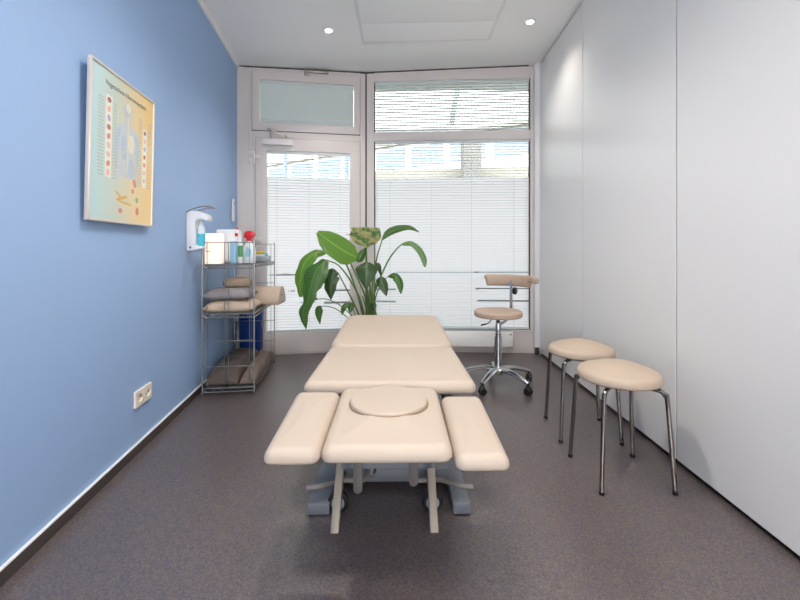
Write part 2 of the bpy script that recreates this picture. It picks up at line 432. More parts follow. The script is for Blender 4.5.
def blind(seg, u0, u1, z0, z1, tilt, label, d=.006, pitch=.0275, cords=(.12, .5, .88), dw=.024):
    t = thing('venetian_blind', label, 'blind', seg.at(0, 0, 0), seg.rz, 'white venetian blinds in the window front')
    MB().box((u0+.004, d-.011, z1-.03), (u1-.004, d+.013, z1-.003)).build('headrail', M['slat'], t, bevel=.002)
    mb = MB(); z = z1-.045
    w = dw/2
    while z > z0+.022:
        prof = []
        for k in range(5):
            s = -1+k/2; y = s*w; h = .0022*(1-s*s)
            prof.append((y*math.cos(tilt)-h*math.sin(tilt), y*math.sin(tilt)+h*math.cos(tilt)))
        top = [(y, hh+.0006) for y, hh in prof]; pl = prof+top[::-1]; n = len(pl)
        vs = [(u0+.006, d+y, z+hh) for y, hh in pl]+[(u1-.006, d+y, z+hh) for y, hh in pl]
        mb.add(vs, [[i, (i+1) % n, (i+1) % n+n, i+n] for i in range(n)]+[list(range(n))[::-1], [n+i for i in range(n)]])
        z -= pitch
    mb.build('slats', M['slat'], t, smooth=40)
    MB().box((u0+.006, d-.011, z0+.004), (u1-.006, d+.011, z0+.02)).build('bottom_rail', M['slat'], t, bevel=.002)
    for k in cords:
        x = u0+(u1-u0)*k; mb = MB()
        mb.box((x-.0008, d-w-.0025, z0+.01), (x+.0008, d-w-.001, z1-.01)); mb.box((x-.0008, d+w+.001, z0+.01), (x+.0008, d+w+.0025, z1-.01))
        mb.build('ladder_cord', M['slat'], t, smooth=0)
    return t

# bay 1: glazed door with a bottom-hung leaf above
u = S1.u
ua, ub = u(252), u(360)
zt0, zt1 = S1.z(306, 132.6), S1.z(306, 73.6)
zd1 = S1.z(306, 139.6)
da, db = u(255.5), u(360)
fr = MB()
fr.box((-.02, 0, 0), (ua-.003, .09, zc(S1, 0)-.012)); fr.box((ub+.003, 0, 0), (S1.L-.008, .09, zc(S1, S1.L)-.02))
fr.prism([(ua-.003, zt1+.003), (ub+.003, zt1+.003), (ub+.003, zc(S1, ub)-.014), (ua-.003, zc(S1, ua)-.014)], 0, .09); fr.box((ua-.003, 0, zd1+.003), (ub+.003, .09, zt0-.003))
fr.box((ua-.003, .0, 0), (da-.003, .09, zd1+.003)); fr.box((da-.003, .0, .0005), (ub+.003, .09, .016))
o = fr.build('trim_3', M['frame'], bevel=.0015, seg=1, smooth=0); o.location = S1.at(0, 0, 0); o.rotation_euler.z = S1.rz
tag(o, 'light grey fixed frame around the glazed door', 'window frame', kind='structure')
# dark strip standing in for the shade between frame and ceiling
for nm, sg, l in (('trim_4', S1, 'dark shadow gap above the door bay'), ('trim_5', S2, 'dark shadow gap above the large window bay')):
    L = sg.L-(.12 if sg is S2 else 0)
    za, zb = zc(sg, 0), zc(sg, L)
    m_ = MB().add([(0, .004, za-.03), (L, .004, zb-.03), (L, .09, zb-.03), (0, .09, za-.03), (0, .004, za+.02), (L, .004, zb+.02), (L, .09, zb+.02), (0, .09, za+.02)],
                  [(3,2,1,0),(4,5,6,7),(0,1,5,4),(1,2,6,5),(2,3,7,6),(3,0,4,7)])
    o = m_.build(nm, M['gasket'], smooth=0); o.location = sg.at(0, 0, 0); o.rotation_euler.z = sg.rz; tag(o, l, 'trim', kind='structure')
w1 = thing('window_1', 'small tilting window above the glazed door', 'window', S1.at(0,0,0), S1.rz, kind='structure')
gi = (u(259.5), u(354), S1.z(306, 124.6), S1.z(306, 82.6))
MB().ring((ua, ub, zt0, zt1), gi, -.012, .06).build('sash', M['frame'], w1, bevel=.003, seg=2)
MB().ring((ua-.0025, ub+.0025, zt0-.0025, zt1+.0025), (ua+.004, ub-.004, zt0+.004, zt1-.004), -.004, .05).build('gasket', M['gasket'], w1, smooth=0)
MB().box((gi[0]-.004, .042, gi[2]-.004), (gi[1]+.004, .048, gi[3]+.004)).build('pane', M['glass'], w1, smooth=0)
mb = MB(); xa, xb = u(304.5), u(328); zz = S1.z(315, 72.3)
mb.box((xa, -.03, zz-.012), (xb, -.001, zz+.012)); mb.box((xa-.002, -.036, zz-.045), (xa+.045, -.0125, zz-.012))
mb.build('opener', M['steel'], w1, bevel=.003)
mb = MB(); xr = u(250.2)
mb.cyl((xr, -.012, S1.z(250, 149)), (xr, -.012, S1.z(250, 71)), .0075, n=10)
for yy in (71, 97, 124, 149): mb.box((xr-.011, -.022, S1.z(250, yy)-.011), (xr+.011, -.001, S1.z(250, yy)+.011))
mb.build('opener_rod', M['frame_light'], w1, bevel=.002)
d1 = thing('door_1', 'glazed door in a light grey frame, lower pane frosted', 'door', S1.at(0,0,0), S1.rz, kind='structure')
gd = (u(266.5), u(350), S1.z(308, 332), S1.z(308, 152))
MB().ring((da, db, .02, zd1), gd, -.012, .06).build('leaf_frame', M['frame'], d1, bevel=.003)
MB().ring((da-.0025, db+.0025, .018, zd1+.0025), (da+.004, db-.004, .03, zd1-.004), -.004, .05).build('gasket', M['gasket'], d1, smooth=0)
MB().box((gd[0]-.004, .042, gd[2]-.004), (gd[1]+.004, .048, gd[3]+.004)).build('pane', M['glass'], d1, smooth=0)
MB().box((gd[0]-.003, .0405, gd[2]-.003), (gd[1]+.003, .0415, S1.z(308, 177.2))).build('frosted_film', M['film'], d1, smooth=0)
mb = MB()
for p0, p1, py, h, mi in ((275, 297, 275.2, .007, 0), (334, 351, 290.7, .009, 0), (324, 351, 302.9, .011, 0), (300, 316, 302.9, .006, 1)):
    mb.box((u(p0), .039, S1.z((p0+p1)/2, py)-h), (min(u(p1), gd[1]), .0403, S1.z((p0+p1)/2, py)+h), mi)
mb.build('film_stripe', [M['grey_print'], M['pale_print']], d1, smooth=0)
mb = MB()     # illegible small mirrored lettering printed on the film
rnd = random.Random(3)
for p0, p1, py, mi in ((268.5, 274, 275.2, 0), (281, 289, 274.6, 0), (290.5, 294, 291.5, 0), (287.5, 289.5, 291.5, 1)):
    x = u(p0)
    while x < u(p1):
        w = rnd.uniform(.006, .014); h = rnd.uniform(.010, .022); zz = S1.z((p0+p1)/2, py)
        mb.box((x, .0385, zz-h/2), (x+w*.55, .0403, zz+h/2), mi); x += w
mb.build('film_lettering', [M['grey_print'], M['orange_print']], d1, smooth=0)
# closer with its folding arm, hinges, handle
mb = MB(); mb.box((u(263.5), -.052, S1.z(278, 146)), (u(293), -.0125, S1.z(278, 140.2)))
clo = mb.build('door_closer', M['frame_light'], d1, bevel=.004)
mb = MB(); zz = S1.z(275, 134)
mb.tube([(u(271.5), -.035, S1.z(271, 140)), (u(271), -.035, zz+.03)], .008, 8); mb.beam((u(268), -.04, S1.z(268, 129.5)), (u(287), -.03, S1.z(287, 137)), .006, .016)
mb.beam((u(268), -.047, S1.z(268, 129.5)), (u(275), -.047, S1.z(275, 132)), .006, .013); mb.cyl((u(286.5), -.045, S1.z(286, 137)), (u(286.5), -.0005, S1.z(286, 137)), .012, n=12)
mb.build('closer_arm', M['steel'], clo, bevel=.001)
for z_ in (S1.z(255, 158), .3, 1.15):
    mb = MB(); mb.cyl((u(254.3), -.022, z_-.055), (u(254.3), -.022, z_+.06), .011, n=12)
    mb.box((u(254.3), -.028, z_-.01), (u(261), -.0125, z_+.025)); mb.box((u(248.8), -.014, z_-.06), (u(254), -.0005, z_-.005)); mb.box((u(248.8), -.014, z_+.02), (u(254), -.0005, z_+.07))
    mb.build('hinge', M['frame_light'], d1, bevel=.003)
mb = MB(); zz = S1.z(352, 234.5); mb.box((u(353.6), -.02, zz-.1), (u(357), -.0125, zz+.03)); mb.cyl((u(355.3), -.02, zz), (u(355.3), -.055, zz), .009, n=12); mb.tube([(u(355.6), -.055, zz), (u(352), -.056, zz), (u(345.5), -.055, zz-.002)], .009, 10)
mb.build('handle', M['frame_light'], d1, bevel=.002)
blind(S1, gi[0], gi[1], gi[2], gi[3], -1.0, 'venetian blind nearly closed in the small window above the door', pitch=.0235)
blind(S1, gd[0], gd[1], gd[2], gd[3], -.05, 'tall venetian blind in the glazed door behind the plant')

# bay 2: large fixed glazing, spandrel below
u = S2.u
oa, ob = u(374), u(530.5)
zu1, zu0 = S2.z(450, 79.8), S2.z(450, 131); zl1, zl0 = S2.z(450, 140), S2.z(450, 329.3)
RE = u(533.5)
fr = MB(); top = zc(S2, 0)-.018
fr.box((.006, 0, 0), (oa, .09, top)); fr.box((ob, 0, 0), (RE, .09, zc(S2, 1.7)-.014)); fr.prism([(oa, zu1), (ob, zu1), (ob, zc(S2, ob)-.014), (oa, zc(S2, oa)-.014)], 0, .09); fr.box((oa, 0, zu0-(zu0-zl1)), (ob, .09, zu0)); fr.box((oa, 0, 0), (ob, .09, zl0))
fr.box((oa-.01, -.014, zl0-.016), (ob+.01, .02, zl0))
o = fr.build('trim_6', M['frame'], bevel=.0015, seg=1, smooth=0); o.location = S2.at(0, 0, 0); o.rotation_euler.z = S2.rz
tag(o, 'light grey fixed frame of the large window', 'window frame', kind='structure')
o = MB().box((-.014, .012, 0), (.012, .09, zc(S2, 0)-.02)).build('trim_7', M['gasket'], smooth=0); o.location = S2.at(0,0,0); o.rotation_euler.z = (S1.rz+S2.rz)/2
tag(o, 'dark joint between door bay and window bay', 'trim', kind='structure')
w2 = thing('window_2', 'wide upper window above the large frosted window', 'window', S2.at(0,0,0), S2.rz, kind='structure')
MB().ring((oa, ob, zu0, zu1), (oa+.007, ob-.007, zu0+.007, zu1-.007), .022, .06).build('glazing_bead', M['gasket'], w2, smooth=0)
MB().box((oa+.002, .042, zu0+.002), (ob-.002, .048, zu1-.002)).build('pane', M['glass'], w2, smooth=0)
w3 = thing('window_3', 'large frosted window to the right of the door', 'window', S2.at(0,0,0), S2.rz, kind='structure')
MB().ring((oa, ob, zl0, zl1), (oa+.007, ob-.007, zl0+.007, zl1-.007), .022, .06).build('glazing_bead', M['gasket'], w3, smooth=0)
MB().box((oa+.002, .042, zl0+.002), (ob-.002, .048, zl1-.002)).build('pane', M['glass'], w3, smooth=0)
MB().box((oa+.008, .0405, zl0+.008), (ob-.008, .0415, S2.z(450, 177.3))).build('frosted_film', M['film'], w3, smooth=0)
mb = MB()
for p0, p1, py, h, mi in ((396, 475, 272.6, .006, 1), (475, 479, 272.6, .008, 0), (479, 530, 272.6, .007, 1), (376, 395.5, 289.5, .008, 0), (476, 480, 289, .009, 0), (480, 530, 289, .007, 0), (376, 395.5, 302, .009, 0), (478, 530, 301.2, .009, 0)):
    mb.box((u(p0), .039, S2.z((p0+p1)/2, py)-h), (min(u(p1), ob-.009), .0403, S2.z((p0+p1)/2, py)+h), mi)
mb.build('film_stripe', [M['grey_print'], M['pale_print']], w3, smooth=0)
blind(S2, oa+.008, ob-.008, zu0+.004, zu1-.002, -.22, 'wide short venetian blind in the upper window beside the right partition', cords=(.1, .37, .63, .9))
blind(S2, oa+.008, ob-.008, zl0+.004, zl1-.002, -.03, 'large venetian blind in the frosted window behind the wheeled stool', cords=(.1, .37, .63, .9))
# white boxed column in the right corner
tag(MB().box((S2.at(RE, 0, 0).x+.002, 4.03, 0), (1.47, 4.2, 2.96)).build('trim_8', M['white'], bevel=.004), 'white boxed pipe column in the right corner', 'column', kind='structure')
tag(MB().box((S2.at(RE, 0, 0).x+.0, 4.018, 0.0005), (1.4, 4.0295, .07)).build('baseboard_back', M['skirting'], bevel=.002), 'short dark skirting at the foot of the corner column', 'skirting', kind='structure')

# radiator
rad = thing('radiator', 'long low white radiator under the large window', 'radiator', S2.at(0,0,0), S2.rz)
ra, rb_ = u(372)+.1, S2.u(514.5)-.035
MB().box((ra, -.105, .082), (rb_, -.018, .238)).build('casing', M['radiator'], rad, bevel=.008, seg=3)
MB().box((ra+.01, -.1, .2385), (rb_-.01, -.025, .2405)).build('top_grille', M['grey_plastic'], rad, smooth=0)
MB().box((rb_-.04, -.1065, .205), (rb_-.012, -.1052, .212)).build('badge', M['black'], rad, smooth=0)
for x in (ra+.15, rb_-.15): MB().box((x-.015, -.07, .0005), (x+.015, -.04, .083)).build('bracket', M['dark'], rad)

# ---------------------------------------------------------------- ceiling fittings
cp = thing('acoustic_raft', 'large white rectangular panel set in the ceiling', 'ceiling panel', (.22, 0, ZC(.22)))
cp.rotation_euler = (0, -math.atan(.02), 0)
MB().prism([(-.568, 2.38), (.585, 2.38), (.575, 3.545), (-.555, 3.59)], -.012, -.0005, axis='z').build('surround', M['white'], cp, bevel=.003)
for a, b in ((2.4, 2.80), (2.806, 3.24), (3.246, 3.52)):
    MB().box((-.535, a, -.0165), (.55, b, -.0125)).build('tile', M['ceiling'], cp, bevel=.002)

lights = [(-.6, 3.36, 'small round ceiling spotlight above the door'), (1.07, 3.29, 'small round ceiling spotlight near the right partition')]
fill_spots = [(-.12, 1.75), (-.5, .3), (.65, .3), (-.2, -1.5), (.6, -1.5)]  # unseen spotlights added to brighten the room
def downlight(x, y, label, watts, cone, rad):
    z = ZC(x); t = thing('ceiling_spotlight', label, 'ceiling light', (x, y, z), 0, 'recessed ceiling spotlights')
    MB().lathe([(.028, -.001), (.045, -.001), (.0465, -.004), (.044, -.007), (.034, -.008), (.028, -.004)], n=32).build('trim_ring', M['plastic'], t)
    MB().lathe([(.0275, -.001), (.0275, -.005), (.02, -.0065), (.001, -.007)], n=24).build('lens', M['lamp_lens'], t)
    ld = bpy.data.lights.new('spot', 'SPOT'); ld.energy = watts; ld.spot_size = math.radians(cone); ld.spot_blend = 1; ld.shadow_soft_size = rad; ld.color = (1, .95, .88)
    lo = bpy.data.objects.new('spot', ld); C.objects.link(lo); lo.parent = t; lo.location = (0, 0, -.062)
LAMP = 22; SKY_BACK = 5.4; SKY_FRONT = 1.84
for x, y, l in lights: downlight(x, y, l, LAMP if x < 0 else 10, 125, .05)
for k, (x, y) in enumerate(fill_spots):
    downlight(x, y, ['added fill spotlight over the middle of the treatment table', 'added fill spotlight over the camera near the blue wall', 'added fill spotlight over the camera near the partition', 'added fill spotlight at the back of the room near the blue wall', 'added fill spotlight at the back of the room near the partition'][k], (52, 28, 28, 22, 22)[k], 150, .11)

# ---------------------------------------------------------------- treatment table
TX = -.025
tb = thing('treatment_table', 'beige padded treatment table with armrests and grey steel base', 'treatment table', (TX, 0, 0), .0105)
ZT = .5
mb = pad(MB(), lambda i: [(x, y+1.112) for x, y in outline(.188, .192, .515, .036, i)], .044, .032, .02, ZT-.046, rb=.01)
head = mb.build('headrest', M['leather'], tb, smooth=60)
mb = MB()
def oval(i, a=.138, b=.156):
    return [((a-i)*math.cos(2*PI*k/48), 1.444+(b-i)*math.sin(2*PI*k/48)) for k in range(48)]
pad(mb, oval, .024, .008, .004, ZT-.0085, rb=.004, disc=True)
for v in mb.v: v.z -= .045*(v.y-1.444)
mb.build('face_plug', M['leather'], head, smooth=60)
mb = MB(); q = [Vector((x, y, ZT-.0035+.02*(1-(x/.16)**2)*(1-((y-1.37)/.226)**2))) for x, y in oval(-.002)]; mb.tube(q+[q[0]], .003, 6); mb.build('plug_crease_shade', M['crease_shade'], head)  # darker ring stands in for the shaded crease around the plug
for sx, dz, a0, a1 in ((-1, .004, .191, .351), (1, -.010, .194, .349)):
    cx = sx*(a0+a1)/2; hw = (a1-a0)/2
    dx = .012*sx
    mb = pad(MB(), lambda i: [(cx+x+dx*(y/.47-.5), y+1.098-(.012 if sx > 0 else 0)) for x, y in outline(hw-.002, hw+(.006 if sx < 0 else .001), .475, .028, i)], .042, .03, .008, ZT-.046+dz, rb=.01)
    arm = mb.build('armrest', M['leather'], tb, smooth=60)
    MB().beam((cx*.98, 1.2, ZT-.053+dz), (cx*.98, 1.5, ZT-.053+dz), .03, .012).build('armrest_bracket', M['steel'], arm, bevel=.002)
mb = pad(MB(), lambda i: [(x, y+1.65) for x, y in outline(.362, .354, .632, .035, i)], .052, .034, .012, ZT-.049, rb=.014)
mb.build('seat_section', M['leather'], tb, smooth=60)
mb = pad(MB(), lambda i: [(x, y) for x, y in outline(.362, .34, .70, .095, i)], .068, .042, .012, -.068)
lg = mb.build('leg_section', M['leather'], tb, smooth=60); lg.location = (0, 2.286, ZT+.002); lg.rotation_euler.x = math.radians(6.0)
# steel under-frame and lifting arms
mb = MB(); zf = ZT-.095
for x in (-.25, .25): mb.box((x-.02, 1.62, zf-.02), (x+.02, 2.26, zf+.022))
for y in (1.64, 2.22): mb.box((-.25, y-.02, zf-.018), (.25, y+.02, zf+.02))
for x in (-.12, .12): mb.box((x-.015, 1.2, zf-.012), (x+.015, 1.62, zf+.02))
mb.box((-.14, 1.2, zf-.012), (.14, 1.23, zf+.02))
mb.build('under_frame', M['table_paint'], tb, bevel=.003)
mb = MB()
for x in (-.22, .22): mb.box((x-.018, 2.3, -.1), (x+.018, 2.86, -.07))
for y in (2.32, 2.84): mb.box((-.22, y-.018, -.1), (.22, y+.018, -.071))
for v in mb.v: v.y -= 2.286
o = mb.build('leg_frame', M['table_paint'], tb, bevel=.003); o.location = lg.location; o.rotation_euler = lg.rotation_euler
for x in (-.16, .16):
    for k in (0, 1):
        MB().beam((x, 1.98+.28*k, .11), (x, 1.72+.28*k, zf-.01), .035, .05, (0, 1, 0)).build('lift_arm', M['table_paint'], tb, bevel=.004)
mb = MB(); mb.cyl((0, 2.3, .12), (0, 1.95, .3), .03); mb.cyl((0, 1.95, .3), (0, 1.8, zf-.02), .016); mb.build('actuator', M['black'], tb)
# floor base: two long rails, cross plate
mb = MB()
for x0, x1 in ((-.322, -.236), (.252, .32)):
    mb.box((x0, 1.578, .006), (x1, 2.85, .05)); 
    for y in (1.61, 2.8): mb.box((x0+.01, y-.02, 0.0005), (x1-.01, y+.02, .007), 1)
mb.box((-.24, 1.76, .03), (.255, 2.06, .085)); mb.box((-.24, 2.5, .03), (.255, 2.7, .085))
for x in (-.16, .16):
    for y in (1.98, 2.26): mb.box((x-.03, y-.03, .08), (x+.03, y+.03, .13))
mb.box((-.19, 2.2, .04), (.19, 2.52, .085))
mb.build('base', [M['table_paint'], M['black']], tb, bevel=.004)
# slanting front legs
for x in (-.203, .169):
    mb = MB(); vs = [(x+d, y, z) for d in (-.0155, .0155) for y, z in ((1.482, .0005), (1.522, .0005), (1.9, .40), (1.86, .40))]
    mb.add(vs, [(0,1,2,3),(7,6,5,4),(0,4,5,1),(1,5,6,2),(2,6,7,3),(3,7,4,0)]); mb.build('leg', M['bar'], tb, bevel=.002)
# release levers below the headrest
for x, L in ((-.088, .098), (.078, .078)):
    mb = MB(); mb.tube([(x-.026, 1.205, .428), (x+.026, 1.205, .428)], .006, 10); mb.box((x-.022, 1.195, .422), (x+.022, 1.225, .435))
    for s in (-1, 1): mb.cyl((x+s*.026, 1.2, .426), (x+s*.033, 1.2, .426), .0075, n=12)
    hg = mb.build('lever_hinge', M['chrome'], tb, bevel=.001)
    mb = MB(); n = 6; pl = [(x-.0125, .422), (x+.0125, .422)]
    zb = .422-L
    pl = [(x-.0135, .425), (x+.0135, .425)]+[(x+.0135*math.cos(a), zb+.0135+.0135*math.sin(a)) for a in [-PI*k/8 for k in range(9)]]
    mb.prism(pl, 1.192, 1.198); mb.build('release_lever', M['lever'], tb, bevel=.001)
mb = MB(); mb.tube(spline([(-.052, 1.25, .422), (-.052, 1.235, .385), (-.052, 1.235, .36), (-.045, 1.25, .347), (-.04, 1.27, .36)], 5), .0055, 8); mb.build('hook', M['chrome'], tb)
# foot bar and transport castors
for s, xe in ((-1, -.33), (1, .335)):
    mb = MB(); mb.tube(spline([(xe, 1.60, .1), (xe-s*.05, 1.605, .102), (xe-s*.1, 1.64, .1), (xe-s*.14, 1.66, .097), (s*.12, 1.66, .094), (s*.1, 1.70, .088), (s*.1, 1.765, .075)], 5), .0105, 10)
    mb.build('foot_bar', M['foot_bar'], tb)
for x in (-.205, .172):
    mb = MB()
    mb.lathe([(.012, -.013), (.036, -.013), (.042, -.008), (.042, .008), (.036, .013), (.012, .013)], n=28)
    w = mb.build('castor', M['black'], tb); w.rotation_euler = (PI/2, 0, 0); w.location = (x, 1.605, .0425)
    mb = MB(); mb.lathe([(.001, -.0145), (.026, -.0145), (.026, .0145), (.001, .0145)], n=24); mb.build('hub', M['grey_plastic'], w)
    MB().box((x-.012, 1.622, .03), (x+.012, 1.628, .1)).box((x-.015, 1.622, .07), (x+.015, 1.765, .078)).build('castor_fork', M['lever'], tb, bevel=.002)

# ---------------------------------------------------------------- round stools
st = thing('round_stool', 'front beige round stool on four bent metal legs', 'stool', (1.023, 1.874, 0), 0, 'round stools by the partition')
pad(MB(), lambda i: [((.18-i)*math.cos(2*PI*k/56), (.18-i)*math.sin(2*PI*k/56)) for k in range(56)], .048, .032, .034, .449, rb=.010, disc=True).build('seat', M['leather_seat'], st, smooth=60)
mb = MB(); mb.lathe([(.12, .436), (.135, .436), (.135, .4465), (.12, .4465)], n=40); mb.box((-.13, -.012, .437), (.13, .012, .446)); mb.box((-.012, -.13, .437), (.012, .13, .446))
mb.build('seat_plate', M['lever'], st)
for sx in (-1, 1):
    for sy in (-1, 1):
        mb = MB(); pts = [(sx*.07, sy*.07, .434), (sx*.108, sy*.108, .433), (sx*.124, sy*.124, .428), (sx*.133, sy*.133, .412), (sx*.138, sy*.138, .39), (sx*.158, sy*.158, .012)]
        mb.tube(spline(pts, 6), .0098, 12); l = mb.build('leg', M['stool_steel'], st)
        MB().cyl((sx*.1585, sy*.1585, .0005), (sx*.158, sy*.158, .014), .0108, n=14).build('rubber_foot', M['black'], l)
dup(st, (1.052, 2.325, 0), math.radians(-6), 'rear beige round stool nearer the window, partly behind the front one')

# ---------------------------------------------------------------- wheeled stool
wx, wy = .765, 3.12
ws = thing('wheeled_stool', 'beige wheeled stool with curved backrest on chrome star base', 'stool', (wx, wy, 0))
pad(MB(), lambda i: [((.184-i)*math.cos(2*PI*k/56), (.184-i)*math.sin(2*PI*k/56)) for k in range(56)], .05, .02, .006, .532, rb=.012, disc=True).build('seat', M['leather_dark'], ws, smooth=60)
mb = MB(); mb.lathe([(.013, .515), (.03, .515), (.12, .524), (.12, .531), (.013, .531)], n=32); mb.build('seat_plate', M['black'], ws)
mb = MB(); mb.lathe([(.001, .485), (.014, .485), (.014, .516), (.001, .516)], n=20); mb.build('gas_spring', M['black'], ws)
mb = MB(); mb.lathe([(.001, .12), (.029, .12), (.0285, .375), (.021, .378), (.021, .385), (.026, .388), (.026, .395), (.019, .398), (.019, .415), (.024, .42), (.024, .455), (.02, .47), (.02, .486), (.001, .486)], n=28)
mb.build('column', M['chrome'], ws)
mb = MB(); mb.lathe([(.001, .085), (.038, .085), (.045, .105), (.043, .13), (.034, .148), (.001, .15)], n=28); mb.build('hub', M['chrome'], ws)
for k in range(5):
    a = math.radians(-127+72*k); dx, dy = math.cos(a), math.sin(a)
    mb = MB(); mb.tube(spline([(dx*.03, dy*.03, .122), (dx*.12, dy*.12, .125), (dx*.21, dy*.21, .105), (dx*.285, dy*.285, .082)], 6), [.029-.012*i/18 for i in range(19)], 12, sq=.75)
    l = mb.build('leg', M['chrome'], ws)
    cx, cy = dx*.28, dy*.28; ta = a+.9+k*.7; px_, py_ = math.cos(ta), math.sin(ta)
    mb = MB()
    for s in (-1, 1):
        c0 = Vector((cx+px_*s*.006, cy+py_*s*.006, .0275)); c1 = Vector((cx+px_*s*.022, cy+py_*s*.022, .0275))
        mb.tube([c0, c0+(c1-c0)*.15, c0+(c1-c0)*.85, c1], [.023, .027, .027, .023], 20)
    mb.cyl((cx-px_*.008, cy-py_*.008, .0275), (cx+px_*.008, cy+py_*.008, .0275), .012, n=12)
    mb.cyl((cx, cy, .03), (cx, cy, .076), .010, n=12); mb.lathe([(.001, .05), (.024, .05), (.02, .062), (.001, .066)], (cx, cy, 0), n=18)
    mb.build('castor', M['black'], l)
# backrest arm and curved pad
bp = Vector((.925-wx, 3.33-wy, 0))
mb = MB(); mb.tube(spline([(.0, .0, .472), (.05, .05, .474), (bp.x*.75, bp.y*.75, .49), (bp.x, bp.y, .52), (bp.x, bp.y, .56)], 6), [.016, .016, .015, .014, .013, .012]+[.011]*19, 12)
mb.beam((bp.x, bp.y, .53), (bp.x, bp.y, .79), .022, .008, (bp.x, bp.y, 0)); mb.build('backrest_arm', M['chrome'], ws)
mb = MB(); tdir = Vector((.21, -.16, 0)).normalized(); kc = Vector((bp.x, bp.y, .712))
mb.cyl(kc+tdir*.012, kc+tdir*.02, .008); c0 = kc+tdir*.018; 
mb.tube([c0, c0+tdir*.006, c0+tdir*.022, c0+tdir*.028], [.024, .03, .03, .024], 18); mb.build('knob', M['black'], ws)
mb = MB(); n = 44; lps = []
a0, a1 = math.radians(-12), math.radians(100)
for i in range(n+1):
    t = i/n; a = a0+(a1-a0)*t; R = .284
    e = min(t, 1-t)*n
    lo = .748; hi = .845
    # the arm at the right end is a slim strip; a little lug at the other end
    if t < .26: lo = .795
    if t > .965: lo = .80
    if t < .19: hi -= .012*((.19-t)/.19)**1.5; lo -= .012*((.19-t)/.19)
    th = .024*min(1, (max(e, .001)/2.2)**.5); mid = (hi+lo)/2; hh = (hi-lo)/2*min(1, .55+.45*min(1, e/2))
    lp = []
    for k in range(16):
        b = 2*PI*k/16; cc, ss = math.cos(b), math.sin(b)
        rr = R+th*(abs(cc)**.7)*(1 if cc > 0 else -1); z = mid+hh*(abs(ss)**.5)*(1 if ss > 0 else -1)
        lp.append((rr*math.cos(a), rr*math.sin(a), z))
    lps.append(lp)
mb.loops(lps); mb.build('backrest', M['leather_dark'], ws, smooth=50)
mb = MB(); mb.tube(spline([(-.07, -.08, .525), (-.09, -.1, .505), (-.12, -.13, .497), (-.16, -.17, .497)], 5), .004, 8); mb.tube([(-.125, -.135, .497), (-.165, -.175, .497)], .0065, 8); mb.build('height_lever', M['black'], ws)

# ---------------------------------------------------------------- potted plant
PX, PY = -.24, 3.46
pl = thing('potted_plant', 'large leafy plant with drooping paddle leaves behind the treatment table', 'plant', (PX, PY, 0))
R0 = Vector((PX, PY, 0))
mb = MB(); mb.lathe([(.1, .001), (.125, .01), (.15, .34), (.155, .36), (.14, .36), (.135, .32), (.001, .32)], n=36); mb.build('pot', M['pot'], pl)
mb = MB(); mb.lathe([(.001, .321), (.133, .321), (.12, .33), (.001, .335)], n=30); mb.build('soil', M['soil'], pl)

def leaf(pts, hw, m, facing=(0, -1, .25), fold=.25, wave=.06, tear=0, seed=0, sharp=1.0):
    """pts: (px, py, Y) along the midrib from base to tip; hw: half widths in px along it"""
    mid = spline([P(*p) for p in pts], 6); n = len(mid); fc = Vector(facing).normalized()
    mb = MB(); mb.uv = []; K = 8
    for i, p in enumerate(mid):
        t = i/(n-1); tg = (mid[min(i+1, n-1)]-mid[max(i-1, 0)]).normalized()
        sd = tg.cross(fc); sd = sd.normalized() if sd.length > .05 else Vector((1, 0, 0)); nn = sd.cross(tg).normalized()
        x = t*(len(hw)-1); k = min(int(x), len(hw)-2); w = (hw[k]+(hw[k+1]-hw[k])*(x-k))/F*p.y
        for j in range(K+1):
            s = -1+2*j/K; ww = w
            if tear and abs(s) > .6: ww = w*(1-tear*max(0, noise.noise(Vector((t*9+seed, s*1.5, seed)))))
            off = -fold*abs(s)*w+wave*w*noise.noise(Vector((t*5+seed, s*2, seed+3)))*abs(s)*2
            mb.v.append(p+sd*s*ww+nn*off-R0); mb.uv.append((t, j/K))
    for i in range(n-1):
        for j in range(K):
            a = i*(K+1)+j; mb.f.append([a, a+1, a+K+2, a+K+1]); mb.m.append(0)
    o = mb.build('leaf', m, pl, smooth=0); o.data.shade_smooth()
    return o
def stem(pts, r0=.009, r1=.005):
    q = spline([Vector(p) if len(p) == 3 and isinstance(p, Vector) else P(*p) for p in pts], 6); n = len(q)
    mb = MB(); mb.tube([p-R0 for p in q], [r0+(r1-r0)*i/(n-1) for i in range(n)], 8); mb.build('stem', M['stem'], pl)
def root(dx, dy=0): return Vector((PX+dx, PY+dy, .325))
# big light leaf, upper left
stem([root(-.03), (366, 300, 3.45), (356, 275, 3.42), (350, 262, 3.40)])
leaf([(357, 258, 3.40), (346, 252, 3.36), (332, 243, 3.31), (317.5, 232, 3.28)], [3.5, 11, 13.2, 13, 12, 9, 2], M['leaf_light'], (0, -1, .5), .12, seed=1)
# small one behind it
leaf([(357, 262, 3.46), (361, 256, 3.47), (365, 248, 3.48)], [1, 4.5, 4.5, 3, .5], M['leaf'], (.3, -1, .1), .3, seed=2)
# upright yellowing leaf, top centre
stem([root(.01, .03), (368, 300, 3.5), (367, 270, 3.54), (366.5, 248, 3.56)])
leaf([(366.5, 248, 3.56), (366, 241, 3.51), (365.8, 234, 3.46), (365.5, 227, 3.42)], [1, 7, 11.5, 14.5, 16, 15.5, 14.5], M['leaf_patch'], (0, -1, -.2), -.15, .15, .2, seed=3)
# dark leaf hanging towards the camera, centre
stem([root(.02, -.03), (371, 300, 3.40), (369, 275, 3.32), (367, 262, 3.26)])
leaf([(367, 262, 3.26), (366.5, 268, 3.2), (366, 278, 3.16), (366, 290, 3.14)], [3, 10, 11.5, 10, 7.5, 4, .5], M['leaf_dark'], (0, -1, .5), .22, seed=4)
